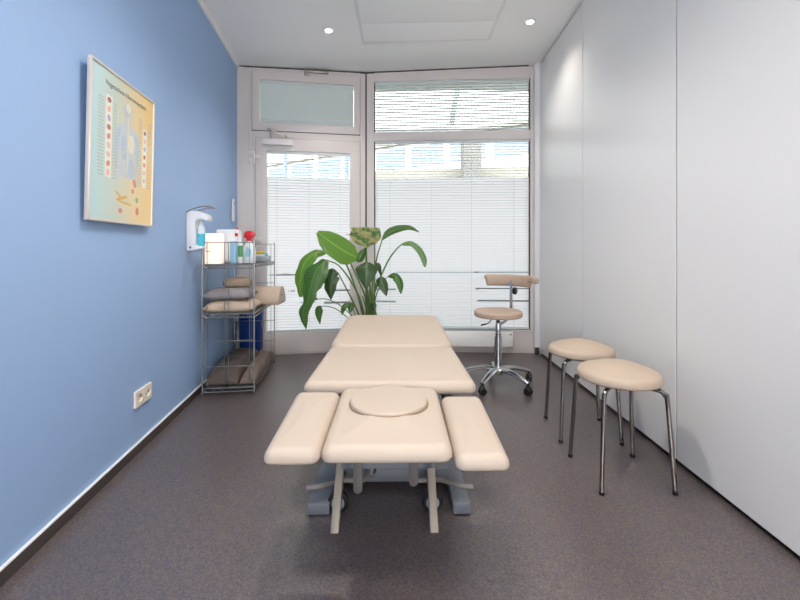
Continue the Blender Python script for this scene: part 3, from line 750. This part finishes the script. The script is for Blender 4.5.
# right, two arching leaves
stem([root(.04, .02), (372, 296, 3.48), (376, 262, 3.5), (382, 240, 3.5)])
leaf([(382, 240, 3.50), (389, 233, 3.47), (398, 229.5, 3.44), (409, 228, 3.40), (419, 232, 3.38)], [.8, 3.2, 4.4, 4, 3.2, 2.2, .5], M['leaf_pale'], (-.1, -.75, -.55), .3, seed=5)
stem([root(.05), (373, 300, 3.44), (386, 265, 3.42), (395, 251, 3.4), (402, 244, 3.38)])
leaf([(402, 244, 3.38), (411, 243, 3.35), (419, 249, 3.33), (424, 258, 3.32), (425, 267, 3.31)], [1.5, 3, 3.4, 3.6, 3.6, 3, 1], M['leaf_pale'], (.25, -.8, .5), .35, seed=6)
# right, lower leaves
stem([root(.06, -.01), (375, 302, 3.42), (382, 283, 3.38), (388, 276.5, 3.36)], .006, .003)
leaf([(388, 276.5, 3.36), (395, 276, 3.34), (400, 283, 3.32), (401, 294, 3.31)], [.8, 3, 4.5, 4.2, 3.4, .5], M['leaf'], (.35, -.9, .3), .3, seed=7)
leaf([(377, 279, 3.33), (380.5, 281, 3.3), (384, 287, 3.28), (386.5, 296, 3.27)], [1, 5, 5.8, 5.2, 3.5, .5], M['leaf_dark'], (.2, -1, .2), .2, seed=8)
stem([root(.05, -.03), (373, 303, 3.36), (375, 288, 3.34), (377, 279, 3.33)], .006, .004)
leaf([(376, 263, 3.38), (379, 266, 3.37), (381, 276, 3.36)], [1, 2.5, 3, 2.2, .5], M['leaf_dark'], (.6, -.8, .1), .3, seed=9)
stem([root(.03, .0), (374, 300, 3.42), (375, 275, 3.39), (376, 263, 3.38)], .006, .004)
# left, big torn drooping leaf
stem([root(-.04), (361, 302, 3.40), (350, 280, 3.33), (338, 265, 3.26), (326, 260, 3.2)])
leaf([(326, 260, 3.2), (316, 271, 3.15), (311, 286, 3.12), (308, 300, 3.11), (303, 313, 3.11), (306, 329, 3.12)], [4, 10, 12.5, 12, 10, 8.5, 7.5, 5.5, 5.5, 4, .5], M['leaf'], (-.2, -1, .35), .25, .12, .5, 11)
# left, outer leaf behind it
stem([root(-.05, .04), (358, 296, 3.5), (345, 262, 3.45), (334, 253, 3.42), (326, 252, 3.4)])
leaf([(326, 252, 3.4), (314, 254, 3.35), (304, 264, 3.31), (300, 280, 3.29), (300.5, 297, 3.28)], [2, 5.5, 8, 9, 8.5, 7, 2], M['leaf_light'], (-.4, -.9, .45), .2, .1, .35, 12)
# left, dark inner leaf
stem([root(-.05, -.02), (356, 308, 3.40), (346, 288, 3.34), (337.5, 272, 3.3)])
leaf([(337.5, 272, 3.3), (333, 274, 3.27), (330, 284, 3.25), (331, 299.5, 3.25)], [2, 6.5, 8, 7.6, 5.8, .6], M['leaf_dark'], (-.1, -1, .3), .2, .1, .2, 13)
# left, low leaves
stem([root(-.08, -.02), (352, 316, 3.36), (338, 304, 3.28), (326, 299, 3.22), (318, 299, 3.2)], .006, .003)
leaf([(318, 299, 3.2), (312, 299, 3.18), (308, 303, 3.17), (306, 309, 3.17)], [.6, 2.4, 3.2, 2.5, .5], M['leaf'], (-.2, -1, .3), .3, seed=14)
stem([root(-.09), (349, 319, 3.4), (336, 309, 3.34), (325, 306, 3.3), (321, 307, 3.28)], .005, .003)
leaf([(321, 306, 3.28), (319, 309, 3.27), (318.5, 315, 3.26), (320, 324, 3.26)], [.8, 3.4, 4.3, 4, 2.5, .4], M['leaf'], (-.2, -1, .2), .2, seed=15)
leaf([(350, 303, 3.42), (346, 305, 3.4), (343, 309, 3.39), (342, 315, 3.39)], [.6, 2.4, 3, 2.4, .4], M['leaf'], (-.3, -1, .2), .25, seed=16)
leaf([(353, 303, 3.45), (351, 306, 3.44), (350, 313, 3.43)], [.6, 3, 3.6, 2.8, .4], M['leaf'], (.1, -1, .2), .25, seed=19)
stem([root(-.06, .01), (356, 317, 3.44), (353, 308, 3.44), (351, 303, 3.43)], .005, .003)
leaf([(372, 303, 3.36), (373.5, 306, 3.35), (373, 311, 3.35)], [1, 3, 3.2, 2, .4], M['leaf_dark'], (0, -1, .1), .2, seed=17)
stem([root(.07, -.02), (377, 318, 3.37), (375, 309, 3.36), (372, 303, 3.36)], .005, .003)
for dx, tx, ty in ((-.02, 362, 296), (0, 366, 292), (.015, 369, 290), (.03, 372, 293)):   # young shoots
    stem([root(dx, -.02), ((tx+370)/2, 308, 3.42), (tx, ty, 3.40)], .011, .004)

# ---------------------------------------------------------------- wire rack
FLx, FLy, RZ = -1.415, 2.863, math.radians(7.6)
W, D = .357, .826
rk = thing('wire_rack', 'tall chrome wire rack of three shelves against the blue wall', 'rack', (FLx, FLy, 0), RZ)
def rw(x, y, z=0):                                  # rack coordinates to world
    return Vector((FLx+x*math.cos(RZ)-y*math.sin(RZ), FLy+x*math.sin(RZ)+y*math.cos(RZ), z))
for x, y in ((0, 0), (W, 0), (0, D), (W, D)):
    p = MB().cyl((x, y, .012), (x, y, 1.12), .0055, n=10).build('post', M['wire'], rk)
    MB().cyl((x, y, .0005), (x, y, .016), .008, n=12).build('foot', M['lever'], p)
for y, rungs in ((0, (.21, .395, 1.105)), (D, (.206, .394, .745, 1.105))):
    mb = MB()
    for f in (.09, .42, .5, .91): mb.cyl((W*f, y, .06), (W*f, y, 1.105), .0026, n=6)
    for z in rungs: mb.cyl((0, y, z), (W, y, z), .0032, n=6)
    mb.build('end_grid', M['wire'], rk)
SH = (.058, .592, .948)
for z in SH:
    mb = MB()
    for dz in (0, -.026):
        mb.cyl((0, 0, z+dz-.004), (W, 0, z+dz-.004), .0036, n=6); mb.cyl((0, D, z+dz-.004), (W, D, z+dz-.004), .0036, n=6)
        mb.cyl((0, 0, z+dz-.004), (0, D, z+dz-.004), .0036, n=6); mb.cyl((W, 0, z+dz-.004), (W, D, z+dz-.004), .0036, n=6)
    k = 12
    for y in (0, D): mb.tube([(W*i/k, y, z-.004-.026*(i % 2)) for i in range(k+1)], .0018, 5)
    for x in (0, W): mb.tube([(x, D*i/28, z-.004-.026*(i % 2)) for i in range(29)], .0018, 5)
    for i in range(1, 34): mb.cyl((0, D*i/34, z-.0035), (W, D*i/34, z-.0035), .0018, n=5)
    for x in (W*.33, W*.66): mb.cyl((x, 0, z-.008), (x, D, z-.008), .003, n=6)
    mb.build('shelf', M['wire'], rk)

def soft(name, label, cat, m, a, b, h, x, y, z, rz=0, **kw):
    o = weld(pillow(MB(), a, b, h, **kw).build(name, m, smooth=0)); o.location = rw(x, y, z); o.rotation_euler.z = RZ+rz
    return tag(o, label, cat)
soft('pillow', 'beige pillow at the bottom of the middle shelf stack', 'pillow', M['pillow_beige'], .178, .165, .088, W/2-.012, .185, SH[1]+.001, wr=.006, seed=2, flat=.3)
soft('pillow', 'grey pillow lying on the beige pillow on the wire rack', 'pillow', M['pillow_grey'], .165, .155, .080, W/2-.028, .19, SH[1]+.094, wr=.006, seed=5, flat=.3)
o = MB(); pad(o, lambda i: [((.108-i)*math.cos(2*PI*k/40), (.108-i)*math.sin(2*PI*k/40)) for k in range(40)], .062, .03, .012, 0, rb=.02, disc=True)
o = o.build('round_cushion', M['cushion_brown'], smooth=60); o.location = rw(W/2-.0, .24, SH[1]+.176); tag(o, 'small beige round cushion on top of the grey pillow', 'cushion')
# half-round bolster sticking out of the rack
t = thing('bolster', 'beige half-round bolster sticking out of the middle shelf', 'bolster', rw(.08, .54, SH[1]+.001), RZ-.1)
prof = [(-.11, .0), (.11, .0)]+[(.115*math.cos(a), .02+.128*math.sin(a)) for a in [PI*k/16 for k in range(17)]]
mb = MB(); n = len(prof); mb.add([(-.07, y, z) for y, z in prof]+[(.40, y, z) for y, z in prof], [list(range(n))[::-1], [n+i for i in range(n)]]+[[i, (i+1) % n, (i+1) % n+n, i+n] for i in range(n)])
mb.build('cover', M['leather_seat'], t, bevel=.006, smooth=50)
MB().box((.401, -.03, .072), (.4025, .0, .084)).build('carry_slot', M['black'], t)
soft('cushion', 'large dark taupe cushion on the lowest shelf of the rack', 'cushion', M['taupe'], .116, .40, .125, .124, .412, SH[0]+.001, wr=.014, seed=8, n=40, ex=5, pinch=.02, flat=.15)
soft('folded_blanket', 'rumpled grey brown blanket along the lowest shelf beside the dark cushion', 'blanket', M['blanket'], .055, .39, .085, .304, .415, SH[0]+.001, wr=.03, seed=12, n=44, ex=6, pinch=.02, flat=.15)

# things on the top shelf
TS = SH[2]+.0005
def rb_box(name, label, cat, m, x0, x1, y0, y1, h, bev=.006):
    o = MB().box((-(x1-x0)/2, -(y1-y0)/2, 0), ((x1-x0)/2, (y1-y0)/2, h)).build(name, m, bevel=bev, seg=3)
    o.location = rw((x0+x1)/2, (y0+y1)/2, TS); o.rotation_euler.z = RZ; return tag(o, label, cat)
rb_box('glowing_box', 'white box glowing warm on the top shelf below the soap dispenser', 'lamp', M['glow'], .004, .112, .03, .13, .222)  # box material carries a faint warm emission
cn = thing('white_canister', 'tall white canister with a red tag on the top shelf', 'canister', rw(.105, .28, TS), RZ)
MB().box((-.085, -.06, 0), (.085, .06, .262)).build('body', M['plastic'], cn, bevel=.018, seg=4)
MB().box((.06, -.064, .208), (.083, -.0605, .232)).build('tag', M['label_red'], cn, bevel=.001)
MB().cyl((.073, -.045, .2625), (.073, -.045, .278), .007, n=12).build('nozzle', M['red'], cn)
bt = thing('pale_blue_bottle', 'pale blue flat bottle beside the white canister', 'bottle', rw(.19, .1, TS), RZ)
MB().box((-.022, -.03, 0), (.022, .03, .168)).build('body', M['bottle_blue'], bt, bevel=.008, seg=3)
MB().cyl((0, 0, .1685), (0, 0, .19), .012, n=16).build('cap', M['plastic'], bt)
gb = thing('slim_bottle', 'slim white bottle with green label between pale blue and spray bottles', 'bottle', rw(.215, .17, TS), RZ)
MB().lathe([(.001, 0), (.018, 0), (.02, .006), (.02, .15), (.012, .172), (.001, .172)], n=24).build('body', M['bottle_white'], gb)
MB().lathe([(.0195, .05), (.0207, .05), (.0207, .135), (.0195, .135)], n=24).build('label_band', M['bottle_green'], gb)
MB().cyl((0, 0, .1722), (0, 0, .206), .0125, n=16).build('cap', M['plastic'], gb)
sb = thing('spray_bottle', 'white spray bottle with red trigger head', 'bottle', rw(.268, .235, TS), RZ)
mb = MB(); mb.lathe([(.001, 0), (.046, 0), (.05, .008), (.05, .09), (.042, .13), (.022, .158), (.016, .165), (.016, .18), (.001, .18)], n=32, sy=.7); mb.build('body', M['bottle_white'], sb)
mb = MB(); mb.lathe([(.0175, .172), (.021, .172), (.021, .192), (.001, .192)], n=20)
mb.prism([(-.038, .203), (-.03, .192), (.018, .192), (.03, .206), (.046, .214), (.048, .232), (.038, .243), (.01, .251), (-.02, .249), (-.036, .232)], -.016, .016)
mb.build('spray_head', M['red'], sb, bevel=.004)
MB().prism([(.026, .207), (.034, .207), (.046, .176), (.042, .168), (.036, .18)], -.007, .007).build('trigger', M['red'], sb, bevel=.002)
mb = MB(); mb.prism([(-.02, .05), (.016, .05), (.022, .1), (-.01, .13)], -.0375, -.0355); mb.build('print', M['bottle_blue'], sb)
tr = thing('grey_tray', 'small grey tray at the back of the top shelf', 'tray', rw(.28, .60, TS), RZ)
mb = MB(); mb.ring((-.072, .072, -.06, .06), (-.067, .067, -.055, .055), 0, .05)
for v in mb.v: v.y, v.z = v.z, v.y
mb.box((-.07, -.058, .0), (.07, .058, .004)); mb.build('tray', M['grey_plastic'], tr, bevel=.001)
o = MB().box((-.042, -.03, 0), (.042, .03, .06)).build('cleaning_sponge', M['plastic'], bevel=.006)
MB().box((-.042, -.03, .0602), (.042, .03, .088)).build('scouring_layer', M['yellow'], o, bevel=.005)
o.location = rw(.265, .598, TS+.0055); o.rotation_euler.z = RZ; tag(o, 'yellow topped white sponge standing in the grey tray', 'sponge')
o = MB().lathe([(.001, 0), (.014, 0), (.014, .05), (.008, .056), (.008, .068), (.001, .068)], n=18).build('teal_bottle', M['teal']); o.location = rw(.33, .60, TS+.0055); tag(o, 'tiny teal bottle standing in the grey tray', 'bottle')

# blue bin in the corner
bn = thing('waste_bin', 'dark blue plastic bin in the corner behind the wire rack', 'bin', (-1.425, 3.835, 0))
mb = MB(); mb.lathe([(.09, .001), (.1, .004), (.118, .5), (.124, .505), (.124, .52), (.112, .52), (.094, .012), (.001, .012)], n=36); mb.build('body', M['bin'], bn)
mb = MB(); mb.lathe([(.121, .52), (.126, .52), (.126, .53), (.108, .53), (.108, .522)], n=36); mb.build('rim', M['bin'], bn)

# ---------------------------------------------------------------- wall-mounted things
WN = math.atan2(1, -.1307)                            # direction of the left wall
def wall_thing(name, label, cat, Y, z, group=None):
    return thing(name, label, cat, (XL(Y), Y, z), WN-PI/2-PI/2+PI/2, group)
# local axes after rotation by rzw: x = out of the wall, y = along the wall away from the camera
RW = math.atan(.1307)
# soap dispenser
sd = thing('soap_dispenser', 'white wall soap dispenser with blue soap above the wire rack', 'soap dispenser', (XL(2.745), 2.745, 1.045), RW)
mb = MB(); mb.prism([(.001, .0), (.045, .0), (.105, .016), (.105, .029), (.056, .034), (.056, .195), (.07, .212), (.095, .216), (.118, .206), (.138, .204), (.142, .226), (.13, .25), (.07, .27), (.03, .275), (.001, .275)], -.045, .045)
mb.build('body', M['plastic'], sd, bevel=.005)
MB().prism([(.001, -.001), (.004, -.001), (.004, .27), (.001, .27)], -.048, .048).build('mount_plate', M['grey_plastic'], sd)
mb = MB(); mb.lathe([(.001, .0), (.018, .0), (.024, .012), (.025, .085), (.001, .085)], (.083, 0, .031), n=24); mb.build('soap', M['liquid'], sd)
mb = MB(); mb.lathe([(.001, .0855), (.0252, .0855), (.022, .13), (.012, .15), (.012, .17), (.001, .17)], (.083, 0, .031), n=24); mb.build('bottle', M['bottle_clear'], sd)
MB().box((.05, -.04, -.006), (.13, .04, -.001)).build('drip_tray', M['grey_plastic'], sd, bevel=.002)
mb = MB(); mb.tube(spline([(.006, -.052, .262), (.03, -.052, .275), (.09, -.052, .296), (.15, -.052, .302)], 5), .0045, 8); mb.tube(spline([(.006, .052, .262), (.03, .052, .275), (.09, .052, .296), (.15, .052, .302)], 5), .0045, 8)
mb.box((.145, -.055, .297), (.166, .055, .303)); mb.build('arm_lever', M['steel'], sd, bevel=.001)
MB().cyl((.0265, -.0455, .022), (.0265, -.0466, .022), .007, n=16).build('emblem', M['logo_blue'], sd)
# thermometer-like handset by the corner
rm = thing('wall_handset', 'slim white handset on the blue wall beside the door frame', 'remote control', (XL(3.75), 3.75, 1.318), RW)
MB().box((.0005, -.028, .01), (.008, .028, .12)).build('mount_plate', M['grey_plastic'], rm, bevel=.002)
MB().box((.0085, -.022, 0), (.026, .022, .212)).build('body', M['plastic'], rm, bevel=.005, seg=3)
MB().box((.0262, -.014, .155), (.027, .014, .185)).build('display', M['grey_plastic'], rm)
# double socket
so = thing('wall_socket', 'ivory double power socket low on the blue wall', 'socket', (XL(2.122), 2.122, .281), RW)
mb = MB(); n = 48
for y in (-.0417, .0417):
    sq = []
    for k in range(n):
        c_, s_ = math.cos(2*PI*k/n), math.sin(2*PI*k/n); q = .0415/max(abs(c_), abs(s_)); sq.append((y+c_*q, s_*q))
    ci = [(y+.0215*math.cos(2*PI*k/n), .0215*math.sin(2*PI*k/n)) for k in range(n)]
    mb.loops([[(.0005, *p) for p in sq], [(.0115, *p) for p in sq], [(.0125, y+(p[0]-y)*.97, p[1]*.97) for p in sq], [(.0125, *p) for p in ci], [(.003, *p) for p in ci]])
mb.build('cover', M['ivory'], so)
for y in (-.0417, .0417):
    for s_ in (-1, 1): MB().cyl((.0031, y, s_*.0095), (.0036, y, s_*.0095), .0027, n=10).build('contact', M['black'], so)
    for s_ in (-1, 1): MB().box((.0031, y+s_*.019-.002, -.003), (.009, y+s_*.019+.002, .003)).build('earth_clip', M['brass'], so)

# poster
PW, PH = .543, .676
po = thing('anatomy_poster', 'framed anatomy chart of the nervous system on the blue wall', 'poster', (XL(1.629), 1.629, 1.174), RW)
tilt = Matrix.Rotation(0, 3, 'Y')
pf = bpy.data.objects.new('hanger', None)
bpy.data.objects.remove(pf)
def lay(o):                                          # poster built in x (along wall) / z, facing -y; turn it onto the wall, foot slightly out
    o.rotation_euler = (math.radians(1.2), 0, PI/2); o.location = (.026, 0, 0); return o
mb = MB(); mb.ring((0, PW, 0, PH), (.011, PW-.011, .011, PH-.011), -.006, .012); lay(mb.build('frame', M['poster_frame'], po, bevel=.002))
pr = lay(MB().box((.008, .0, .008), (PW-.008, .004, PH-.008)).build('print', M['print'], po, smooth=0))
pm = {k: mat('ink_'+k, c_, .45, coat=.4) for k, c_ in dict(body=(196, 204, 208), bodys=(180, 196, 210), bone=(226, 222, 206), nerve=(232, 214, 150), red=(216, 140, 122), pink=(230, 184, 168), violet=(178, 168, 200), maroon=(176, 116, 108), white=(232, 230, 218), teal=(170, 206, 208), dark=(96, 98, 94), ochre=(222, 176, 84), grey=(176, 182, 172), green=(150, 190, 140)).items()}
def art(name, polys, m, d):
    mb = MB()
    for p in polys: mb.prism(p, -d-.0003, -d)
    o = mb.build(name, m, pr, smooth=0); return o
def ell(cx, cz, a, b, n=20, rot=0): return [(cx+a*math.cos(2*PI*k/n)*math.cos(rot)-b*math.sin(2*PI*k/n)*math.sin(rot), cz+a*math.cos(2*PI*k/n)*math.sin(rot)+b*math.sin(2*PI*k/n)*math.cos(rot)) for k in range(n)]
cx = .29
art('figure', [[(cx-.022, .50), (cx+.022, .50), (cx+.03, .475), (cx+.085, .455), (cx+.108, .42), (cx+.112, .33), (cx+.1, .25), (cx+.092, .19), (cx+.078, .19), (cx+.078, .27), (cx+.07, .38), (cx+.062, .30), (cx+.068, .22), (cx-.068, .22), (cx-.062, .30), (cx-.07, .38), (cx-.078, .27), (cx-.08, .19), (cx-.094, .19), (cx-.1, .25), (cx-.112, .33), (cx-.108, .42), (cx-.085, .455), (cx-.03, .475)],
               ell(cx, .535, .034, .046)], pm['body'], .0003)
art('figure_shading', [[(cx-.06, .44), (cx-.085, .44), (cx-.1, .40), (cx-.1, .33), (cx-.088, .25), (cx-.075, .38)], ell(cx-.03, .36, .024, .06), ell(cx+.035, .27, .03, .045), [(cx+.06, .44), (cx+.09, .43), (cx+.1, .33), (cx+.088, .26), (cx+.072, .40)], ell(cx-.014, .54, .012, .03)], pm['bodys'], .0007)
art('figure_bones', [ell(cx, .555, .022, .022), [(cx-.006, .51), (cx+.006, .51), (cx+.006, .24), (cx-.006, .24)], ell(cx+.03, .39, .03, .045)], pm['bone'], .0011)
art('nerve_lines', [[(cx-.002, .52), (cx+.002, .52), (cx+.002, .23), (cx-.002, .23)], [(cx, .42), (cx+.06, .36), (cx+.062, .362), (cx, .424)], [(cx, .36), (cx-.06, .32), (cx-.058, .318), (cx, .357)]], pm['nerve'], .0015)
art('chart_column', [[(.112, .20), (.16, .20), (.16, .56), (.112, .56)]], pm['white'], .0003); art('chart_column', [[(.432, .20), (.47, .20), (.47, .50), (.432, .50)]], pm['white'], .0003)
cols = ['maroon', 'pink', 'violet', 'maroon', 'red', 'pink', 'pink', 'red', 'pink']
for key in ('maroon', 'pink', 'violet', 'red'):
    ps = []
    for i, cc in enumerate(cols):
        if cc == key: ps.append(ell(.136, .54-.04*i, .015, .012, 12, i))
        if i < 7 and cc == key: ps.append(ell(.45, .48-.041*i, .012, .011, 12, i*1.3))
    if key == 'red': ps += [ell(.36, .205, .014, .022, 12, .5), ell(.345, .165, .012, .012, 12), ell(.24, .06, .016, .012, 12), ell(.39, .07, .015, .02, 12)]
    for p_ in ps: art('organ_drawing', [p_], pm[key], .0007)
for x0, x1 in ((.06, .1), (.165, .195), (.385, .42), (.478, .515)): art('small_print', [[(x0, z), (x1, z), (x1, z+.004), (x0, z+.004)] for z in [.2+.0145*k for k in range(24)]], pm['grey'], .0003)
art('small_chart', [ell(.25, .12, .05, .008, 16, .25), ell(.28, .10, .06, .006, 16, -.1), ell(.22, .135, .03, .006, 12, -.5)], pm['ochre'], .0003)
art('green_drawing', [ell(.385, .125, .013, .014, 12)], pm['green'], .0003)
cu = bpy.data.curves.new('title', 'FONT'); cu.body = 'Vegetatives Nervensystem'; cu.size = .036; cu.extrude = .0002
to = bpy.data.objects.new('title', cu); C.objects.link(to)
bpy.context.view_layer.update()
me = bpy.data.meshes.new_from_object(to.evaluated_get(bpy.context.evaluated_depsgraph_get()))
bpy.data.objects.remove(to)
me.materials.clear(); me.materials.append(pm['dark'])
ti = bpy.data.objects.new('title_lettering', me); C.objects.link(ti); ti.parent = pr; ti.rotation_euler = (PI/2, 0, 0)
wd = max(v.co.x for v in me.vertices); k = .35/wd; ti.scale = (k, k*.95, 1); ti.location = (.105, -.0006, PH-.075)
for o in list(pr.children)+[pr]: o['kind'] = 'thing'

# ---------------------------------------------------------------- outside
tag(MB().box((-30, 4.3, -.2), (30, 60, -.05)).build('pavement', M['pavement'], smooth=0), 'pale pavement outside the windows', 'ground', kind='structure')
tag(MB().box((-3.2, 4.35, 3.42), (3.4, 5.95, 3.6)).build('trim_9', M['soffit'], smooth=0), 'grey canopy slab outside above the windows', 'canopy', kind='structure')
cl = thing('concrete_column', 'grey concrete column outside behind the frosted window', 'column', (1.42, 8.0, -.05))
MB().box((-.18, -.18, 0), (.18, .18, 3.3)).build('shaft', M['concrete'], cl, bevel=.02)
st_ = tag(MB().beam((.884, 6.9, 3.2), (.99, 6.7, 3.9), .085, .085, (0, 1, 0)).build('slanted_strut', M['strut'], bevel=.01), 'slanted grey strut outside the upper window', 'strut')
tag(MB().beam((-1, 9, 2.66), (9, 7, 2.58), .3, .25).build('low_parapet', M['facade_beige'], smooth=0), 'beige parapet outside beyond the concrete column', 'parapet')
bd = thing('street_building', 'pale building with blue window bands across the street', 'building', (0, 0, 0))
g0, g1 = Vector((-26, 46, 0)), Vector((16, 20, 0)); gd_ = (g1-g0).normalized(); gn = Vector((gd_.y, -gd_.x, 0))
if gn.y > 0: gn = -gn
GL = (g1-g0).length
def gbox(mb, a, b, z0, z1, d0, d1):
    q = [g0+gd_*a+gn*d0, g0+gd_*b+gn*d0, g0+gd_*b+gn*d1, g0+gd_*a+gn*d1]
    mb.add([(p.x, p.y, z0) for p in q]+[(p.x, p.y, z1) for p in q], [(3,2,1,0),(4,5,6,7),(0,1,5,4),(1,2,6,5),(2,3,7,6),(3,0,4,7)])
mb = MB(); gbox(mb, 0, GL, -.05, 26.0, -6, 0); mb.build('wall', M['facade'], bd, smooth=0)  # wall made taller to cover bright sky behind the upper window
for z in (1.2, 4.2, 7.1):
    k = 0; x = .6
    while x < GL-3:
        mb = MB(); gbox(mb, x, x+2.5, z, z+1.5, .0, .06); f = mb.build('window', M['facade_glass'], bd, smooth=0); x += 3.1
mb = MB(); gbox(mb, 0, GL, 8.85, 9.1, -.1, .35); mb.build('ledge', M['facade_beige'], bd, smooth=0)
# steel mast row seen through the door glass
for k, x in enumerate((-2.35, -1.72, -1.1)):
    o = MB().cyl((0, 0, 0), (0, 0, 3.3), .035, n=12).build('steel_post', M['facade_glass' if k != 1 else 'plastic']); o.location = (x, 8.2, -.05)
    tag(o, ['blue post outside, leftmost behind the door glass', 'white post outside behind the middle of the door glass', 'blue post outside, rightmost behind the door glass'][k], 'post', 'posts outside the door')

# ---------------------------------------------------------------- world, camera, view
w = bpy.data.worlds.new('World'); bpy.context.scene.world = w; w.use_nodes = True
bg = w.node_tree.nodes['Background']; bg.inputs[0].default_value = (1, .97, .94, 1)
wt = w.node_tree; g_ = wt.nodes.new('ShaderNodeTexCoord'); sx_ = wt.nodes.new('ShaderNodeSeparateXYZ'); mr_ = wt.nodes.new('ShaderNodeMapRange')   # overcast sky, raised behind the camera to feed the added fill window
wt.links.new(g_.outputs['Generated'], sx_.inputs[0]); wt.links.new(sx_.outputs['Y'], mr_.inputs['Value'])
mr_.inputs['From Min'].default_value = -.6; mr_.inputs['From Max'].default_value = -.05; mr_.inputs['To Min'].default_value = SKY_BACK; mr_.inputs['To Max'].default_value = SKY_FRONT
wt.links.new(mr_.outputs['Result'], bg.inputs[1])
cd = bpy.data.cameras.new('Camera'); cam = bpy.data.objects.new('Camera', cd); C.objects.link(cam)
cam.location = (0, 0, CH); cam.rotation_euler = (PI/2, 0, 0)
cd.sensor_width = 36; cd.lens = 36*F/800; cd.shift_y = -(300-HY)/800; cd.clip_start = .02
sc = bpy.context.scene; sc.camera = cam
sc.view_settings.view_transform = 'Standard'; sc.view_settings.look = 'None'; sc.view_settings.gamma = 1; sc.view_settings.use_curve_mapping = False
sc.view_settings.exposure = 1.17
sc.cycles.caustics_reflective = False; sc.cycles.caustics_refractive = False; sc.cycles.max_bounces = 10; sc.cycles.diffuse_bounces = 6; sc.cycles.transparent_max_bounces = 12; sc.cycles.use_denoising = True
